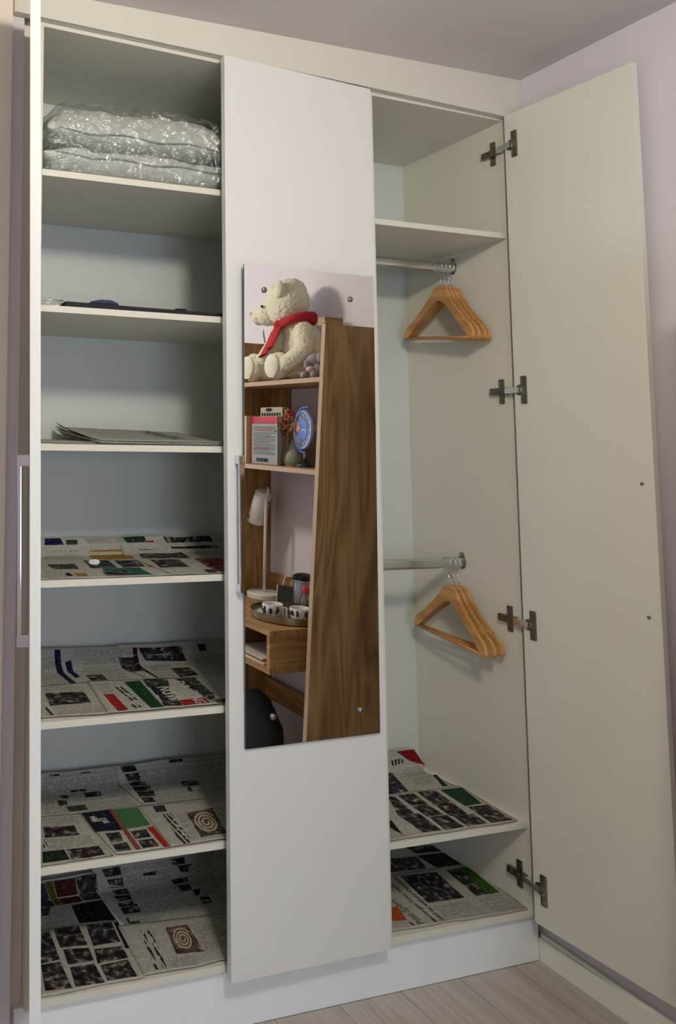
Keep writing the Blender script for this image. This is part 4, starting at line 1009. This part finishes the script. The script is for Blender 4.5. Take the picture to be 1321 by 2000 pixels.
t = empty('book', (.68, -1.0, Z2), 'tall white book with black lettering behind the red hardback', 'book', 'books on the lower desk shelf')
box('cover', .668, .690, -1.038, -.905, Z2+.0005, Z2+.222, 'book_page', t, .0015)
bm = bmesh.new()
for k in range(8): bx(bm, .6672, .6678, -1.03+k*.015, -1.03+k*.015+.010, Z2+.188, Z2+.200)
lathe(bm, [(.020, 0), (.020, .0008), (0, .0008)], n=20, M=Matrix.Translation((.6680, -.985, Z2+.212)) @ Matrix.Rotation(R(-90), 4, 'Y') @ Matrix.Diagonal((.35, 1, 1, 1))); fin(bm, 'print', 'ink_black', t)
# vase with berries
vx, vy = .668, -.842
t = empty('vase', (vx, vy, Z2), 'grey-green ceramic vase holding red berries and dried sprigs', 'vase')
bm = bmesh.new(); lathe(bm, [(0, .0005), (.034, .0005), (.040, .006), (.042, .022), (.036, .045), (.022, .066), (.0125, .084), (.0105, .096), (.012, .100), (.009, .098), (.008, .08), (0, .07)], (vx, vy, Z2), 32); fin(bm, 'vase_body', 'vase_glaze', t, True)
bm = bmesh.new(); b2 = bmesh.new(); l2 = bmesh.new()
for k in range(15):
    a = rnd.uniform(0, 2*math.pi); d = rnd.uniform(.015, .055); e = Vector((vx-.02+d*math.cos(a)*.6, vy-.025+d*math.sin(a)*1.1, Z2+rnd.uniform(.125, .200)))
    tube(bm, [(vx, vy, Z2+.085), ((vx+e.x)/2, (vy+e.y)/2, (Z2+.1+e.z)/2+.008), e], .0011, 5)
    if k < 10:
        for j in range(5): ball(b2, e+Vector([rnd.uniform(-.013, .013) for _ in range(3)])+Vector((0, -.012, 0)), rnd.uniform(.0045, .0065), 8)
    for j in range(4):
        p = e+Vector([rnd.uniform(-.02, .02) for _ in range(3)]); d1 = Vector([rnd.uniform(-1, 1) for _ in range(3)]).normalized()*.014; d2 = d1.orthogonal().normalized()*.005
        A = [l2.verts.new(p-d1), l2.verts.new(p+d2), l2.verts.new(p+d1), l2.verts.new(p-d2)]; l2.faces.new(A)
fin(bm, 'stem', 'dry_leaf', t, True); tag(fin(b2, 'berries', 'berry_red', t, True), kind='stuff'); tag(fin(l2, 'dry_leaves', 'dry_leaf', t), kind='stuff')
# clock on a stand
cx_, cy_, cz_ = .640, -.754, 1.398
t = empty('table_clock', (cx_, cy_, Z2), 'blue and silver round table clock on a curved stand', 'clock')
nrm = Vector((-.97, -.24, .03)).normalized(); Mc = Matrix.Translation((cx_, cy_, cz_)) @ nrm.to_track_quat('Z', 'Y').to_matrix().to_4x4()
CS = 1 if (Mc.to_3x3() @ Vector((1, 0, 0))).y < 0 else -1
bm = bmesh.new(); lathe(bm, [(.060, -.004), (.070, -.006), (.074, 0), (.070, .006), (.064, .006), (.062, .002), (.060, .002)], n=48, M=Mc); fin(bm, 'rim', 'clock_rim', t, True, 40)
bm = bmesh.new(); lathe(bm, [(0, -.003), (.061, -.003), (.061, .0005), (0, .0005)], n=40, M=Mc); fin(bm, 'dial', 'clock_face', t)
bm = bmesh.new(); lathe(bm, [(0, .0006), (.034, .0006), (.034, .0016), (0, .0018)], n=32, M=Mc @ Matrix.Translation((.004, 0, 0)) @ Matrix.Diagonal((1, 1.12, 1, 1))); fin(bm, 'blue_disc', 'clock_blue', t)
bm = bmesh.new()
for k in range(12):
    a = k*math.pi/6; bx(bm, -.0014, .0014, .046, .056, .0006, .0014, 0, 0, Mc @ Matrix.Rotation(a, 4, 'Z'))
bx(bm, -.0011, .0011, -.006, .040, .0030, .0038, 0, 0, Mc @ Matrix.Rotation(R(215), 4, 'Z')); bx(bm, -.0016, .0016, -.006, .026, .0030, .0038, 0, 0, Mc @ Matrix.Rotation(R(100), 4, 'Z')); tag(fin(bm, 'hands_and_ticks', 'white_plastic', t), kind='stuff')
bm = bmesh.new(); prism(bm, [(.022*math.cos(k*math.pi/8)*(1 if k % 2 == 0 else .42), .022*math.sin(k*math.pi/8)*(1 if k % 2 == 0 else .42)) for k in range(16)], .0012, Mc @ Matrix.Translation((CS*.034, .006, .0024)))
fin(bm, 'star', 'clock_orange', t)
bm = bmesh.new(); tube(bm, [Mc @ Vector((.083*math.cos(a), .083*math.sin(a), -.004)) for a in [R(-100+i*9) for i in range(24)]], .0035, 8); ball(bm, Mc @ Vector((.0, .080, -.002)), .006, 10); fin(bm, 'outer_arc', 'clock_blue', t, True)
bm = bmesh.new(); tube(bm, [(cx_+.006, cy_, Z2+.018), (cx_+.006, cy_, Z2+.058)], .004, 10); fin(bm, 'post', 'nickel', t, True)
bm = bmesh.new(); lathe(bm, [(0, .0005), (.032, .0005), (.034, .004), (.032, .010), (.020, .016), (.010, .030), (0, .031)], (cx_+.006, cy_, Z2), 32); fin(bm, 'clock_base', 'black_plastic', t, True)
# glass jar with dried flowers
jx, jy = .672, -.640
t = empty('jar', (jx, jy, Z2), 'small pink glass jar of dried flowers beside the clock', 'jar')
bm = bmesh.new(); lathe(bm, [(0, .0005), (.020, .0005), (.022, .003), (.022, .058), (.018, .064), (.018, .070), (.016, .070), (.016, .06), (.019, .055), (.019, .005), (0, .004)], (jx, jy, Z2), 28); fin(bm, 'jar_body', 'tinted_glass', t, True, 40)
bm = bmesh.new()
for k in range(16): ball(bm, (jx+rnd.uniform(-.025, .02), jy+rnd.uniform(-.03, .02), Z2+rnd.uniform(.075, .145)), rnd.uniform(.005, .010), 8)
tube(bm, [(jx, jy, Z2+.02), (jx-.004, jy-.004, Z2+.12)], .0012, 6); tube(bm, [(jx, jy, Z2+.02), (jx-.012, jy+.01, Z2+.11)], .0012, 6)
tag(fin(bm, 'dried_flowers', 'dry_flower', t, True), kind='stuff')

# ------------------------------------------------------------ teddy bear with a red scarf
def blob(name, parts, m, parent, vox=.004, fuzz=.0045):
    bm = bmesh.new()
    for c, r in parts: ball(bm, c, r, 20)
    o = fin(bm, name, m, parent, True)
    md = o.modifiers.new('merge', 'REMESH'); md.mode = 'VOXEL'; md.voxel_size = vox; md.use_smooth_shade = True
    sm = o.modifiers.new('soften', 'SMOOTH'); sm.iterations = 5; sm.factor = .6
    tx_ = bpy.data.textures.new('fuzz', 'CLOUDS'); tx_.noise_scale = .008; tx_.noise_depth = 2
    dm_ = o.modifiers.new('fuzz', 'DISPLACE'); dm_.texture = tx_; dm_.strength = fuzz*2; dm_.mid_level = .5; dm_.texture_coords = 'GLOBAL'
    return o
def limb(a, b, ra, rb, n=6):
    a, b = Vector(a), Vector(b); return [(a.lerp(b, i/(n-1)), ra+(rb-ra)*i/(n-1)) for i in range(n)]
ZT = Z1+.001
t = empty('teddy_bear', (.70, -.86, Z1), 'large cream teddy bear with a red scarf sitting on the upper desk shelf', 'soft toy')
P_ = [((.715, -.835, ZT+.080), (.078, .098, .082)), ((.710, -.845, ZT+.140), (.068, .080, .085)), ((.700, -.862, ZT+.195), (.055, .060, .050))]
P_ += [((.690, -.905, ZT+.305), (.072, .093, .088)), ((.692, -.895, ZT+.345), (.060, .070, .058)), ((.668, -.985, ZT+.277), (.050, .055, .050)), ((.655, -1.022, ZT+.270), (.036, .040, .036))]
P_ += limb((.665, -.785, ZT+.182), (.635, -.742, ZT+.108), .036, .033)+limb((.635, -.742, ZT+.108), (.612, -.795, ZT+.066), .033, .034)
P_ += limb((.660, -.915, ZT+.175), (.628, -.945, ZT+.095), .034, .036)
P_ += limb((.700, -.800, ZT+.048), (.625, -.842, ZT+.050), .047, .044)+limb((.700, -.905, ZT+.045), (.640, -.985, ZT+.050), .046, .044)
P_ += [((.603, -.846, ZT+.054), (.032, .050, .054)), ((.606, -.998, ZT+.058), (.034, .048, .057))]
blob('bear_body', P_, 'teddy_plush', t)
for c, r, nm in (((.624, -.872, ZT+.352), (.013, .026, .036), 1), ((.700, -1.000, ZT+.365), (.020, .030, .034), 2)):
    blob('ear', [(c, r), ((c[0]+.012, c[1]+.004, c[2]-.006), (r[0]*.8, r[1]*.8, r[2]*.8))], 'teddy_plush', t, .005, .003)
for c in ((.577, -.852, ZT+.055), (.580, -1.004, ZT+.058)):
    bm = bmesh.new(); ball(bm, c, (.010, .040, .046), 20); fin(bm, 'foot_sole', 'plush_sole', t, True)
for c in ((.6205, -.968, ZT+.300), (.690, -1.0, ZT+.315)):
    bm = bmesh.new(); ball(bm, c, .0058, 12); fin(bm, 'eye', 'black_plastic', t, True)
bm = bmesh.new(); ball(bm, (.640, -1.056, ZT+.283), (.010, .008, .008), 12); fin(bm, 'nose', 'dry_leaf', t, True)
bm = bmesh.new(); n = 40
def scarf_band(bm, pts, wd, th=.006):
    prev = None
    for i, (p, wv_) in enumerate(pts):
        p = Vector(p); wv_ = Vector(wv_).normalized(); a = pts[max(i-1, 0)][0]; b = pts[min(i+1, len(pts)-1)][0]; d = (Vector(b)-Vector(a)).normalized(); nn = d.cross(wv_).normalized()
        k = 8; r = [bm.verts.new(p+wv_*(wd*.5*math.cos(2*math.pi*q/k))+nn*(th*.5*math.sin(2*math.pi*q/k)+.0022*math.sin(i*.9)*math.cos(2*math.pi*q/k))) for q in range(k)]
        if prev:
            for q in range(k): bm.faces.new((prev[q], prev[(q+1) % k], r[(q+1) % k], r[q]))
        prev = r
ring = []
for i in range(n+1):
    a = 2*math.pi*i/n; ring.append(((.690+.060*math.cos(a), -.850+.074*math.sin(a), ZT+.222+.018*math.sin(a)), (0.25*math.cos(a), .25*math.sin(a), 1)))
scarf_band(bm, ring, .036, .016)
scarf_band(bm, [((.634, -.885, ZT+.212), (0, 1, 0)), ((.620, -.890, ZT+.182), (0, 1, 0)), ((.610, -.900, ZT+.150), (0, 1, .1)), ((.596, -.910, ZT+.118), (0, 1, .15)), ((.584, -.918, ZT+.098), (0, 1, .2))], .052, .008)
scarf_band(bm, [((.630, -.872, ZT+.214), (0, 1, 0)), ((.612, -.872, ZT+.184), (0, 1, 0)), ((.600, -.876, ZT+.152), (0, 1, .1)), ((.590, -.880, ZT+.126), (0, 1, .15))], .036, .008)
ball(bm, (.630, -.885, ZT+.218), (.014, .020, .018), 12)
bmesh.ops.recalc_face_normals(bm, faces=bm.faces); fin(bm, 'scarf', 'scarf_red', t, True)
# small grey elephant toy
t = empty('elephant_toy', (.64, -.70, Z1), 'small grey and pink plush elephant beside the teddy bear', 'soft toy')
e0 = Vector((.622, -.690, ZT))
blob('elephant_body', [(e0+Vector((.03, .008, .032)), (.030, .026, .030)), (e0+Vector((.015, -.002, .070)), (.024, .024, .023)), (e0+Vector((-.012, -.012, .052)), (.010, .010, .020)), (e0+Vector((-.006, -.030, .014)), (.016, .014, .014)), (e0+Vector((-.004, .018, .014)), (.016, .014, .014))], 'grey_plush', t, .004, .002)
blob('ear', [(e0+Vector((.012, -.030, .074)), (.010, .020, .020))], 'grey_plush', t, .004, .002); blob('ear', [(e0+Vector((.012, .026, .074)), (.010, .018, .020))], 'grey_plush', t, .004, .002)
bm = bmesh.new(); ball(bm, e0+Vector((-.006, .000, .034)), (.014, .016, .010), 14); fin(bm, 'pink_bow', 'pink_plush', t, True)
# reed diffuser behind the bear
t = empty('reed_diffuser', (.755, -1.085, Z1), 'reed diffuser with dark sticks standing behind the teddy bear', 'diffuser')
bm = bmesh.new(); lathe(bm, [(0, .0005), (.024, .0005), (.026, .004), (.026, .050), (.012, .066), (.010, .078), (0, .078)], (.755, -1.085, Z1), 24); fin(bm, 'bottle', 'vase_glaze', t, True, 40)
for k in range(6):
    a = k*1.05+.4; bm = bmesh.new(); tube(bm, [(.755, -1.085, Z1+.03), (.755+.030*math.cos(a), -1.085+.048*math.sin(a), Z1+.225+.012*math.sin(k*2))], .0013, 6); fin(bm, 'reed', 'pattern_black', t, True)

# ------------------------------------------------------------ ceiling lamp that lights the room (behind the viewer's frame)
t = empty('ceiling_light', (LAMP_POS[0], LAMP_POS[1], ZC), 'round opal glass ceiling light on a white base', 'lamp')
bm = bmesh.new(); lathe(bm, [(0, -.0005), (.085, -.0005), (.085, -.022), (.06, -.028), (0, -.028)], (LAMP_POS[0], LAMP_POS[1], ZC), 40); fin(bm, 'ceiling_rose', 'white_plastic', t, True, 40)
bm = bmesh.new(); ball(bm, LAMP_POS, (.12, .12, .085), 36); fin(bm, 'globe', 'lamp_globe', t, True)
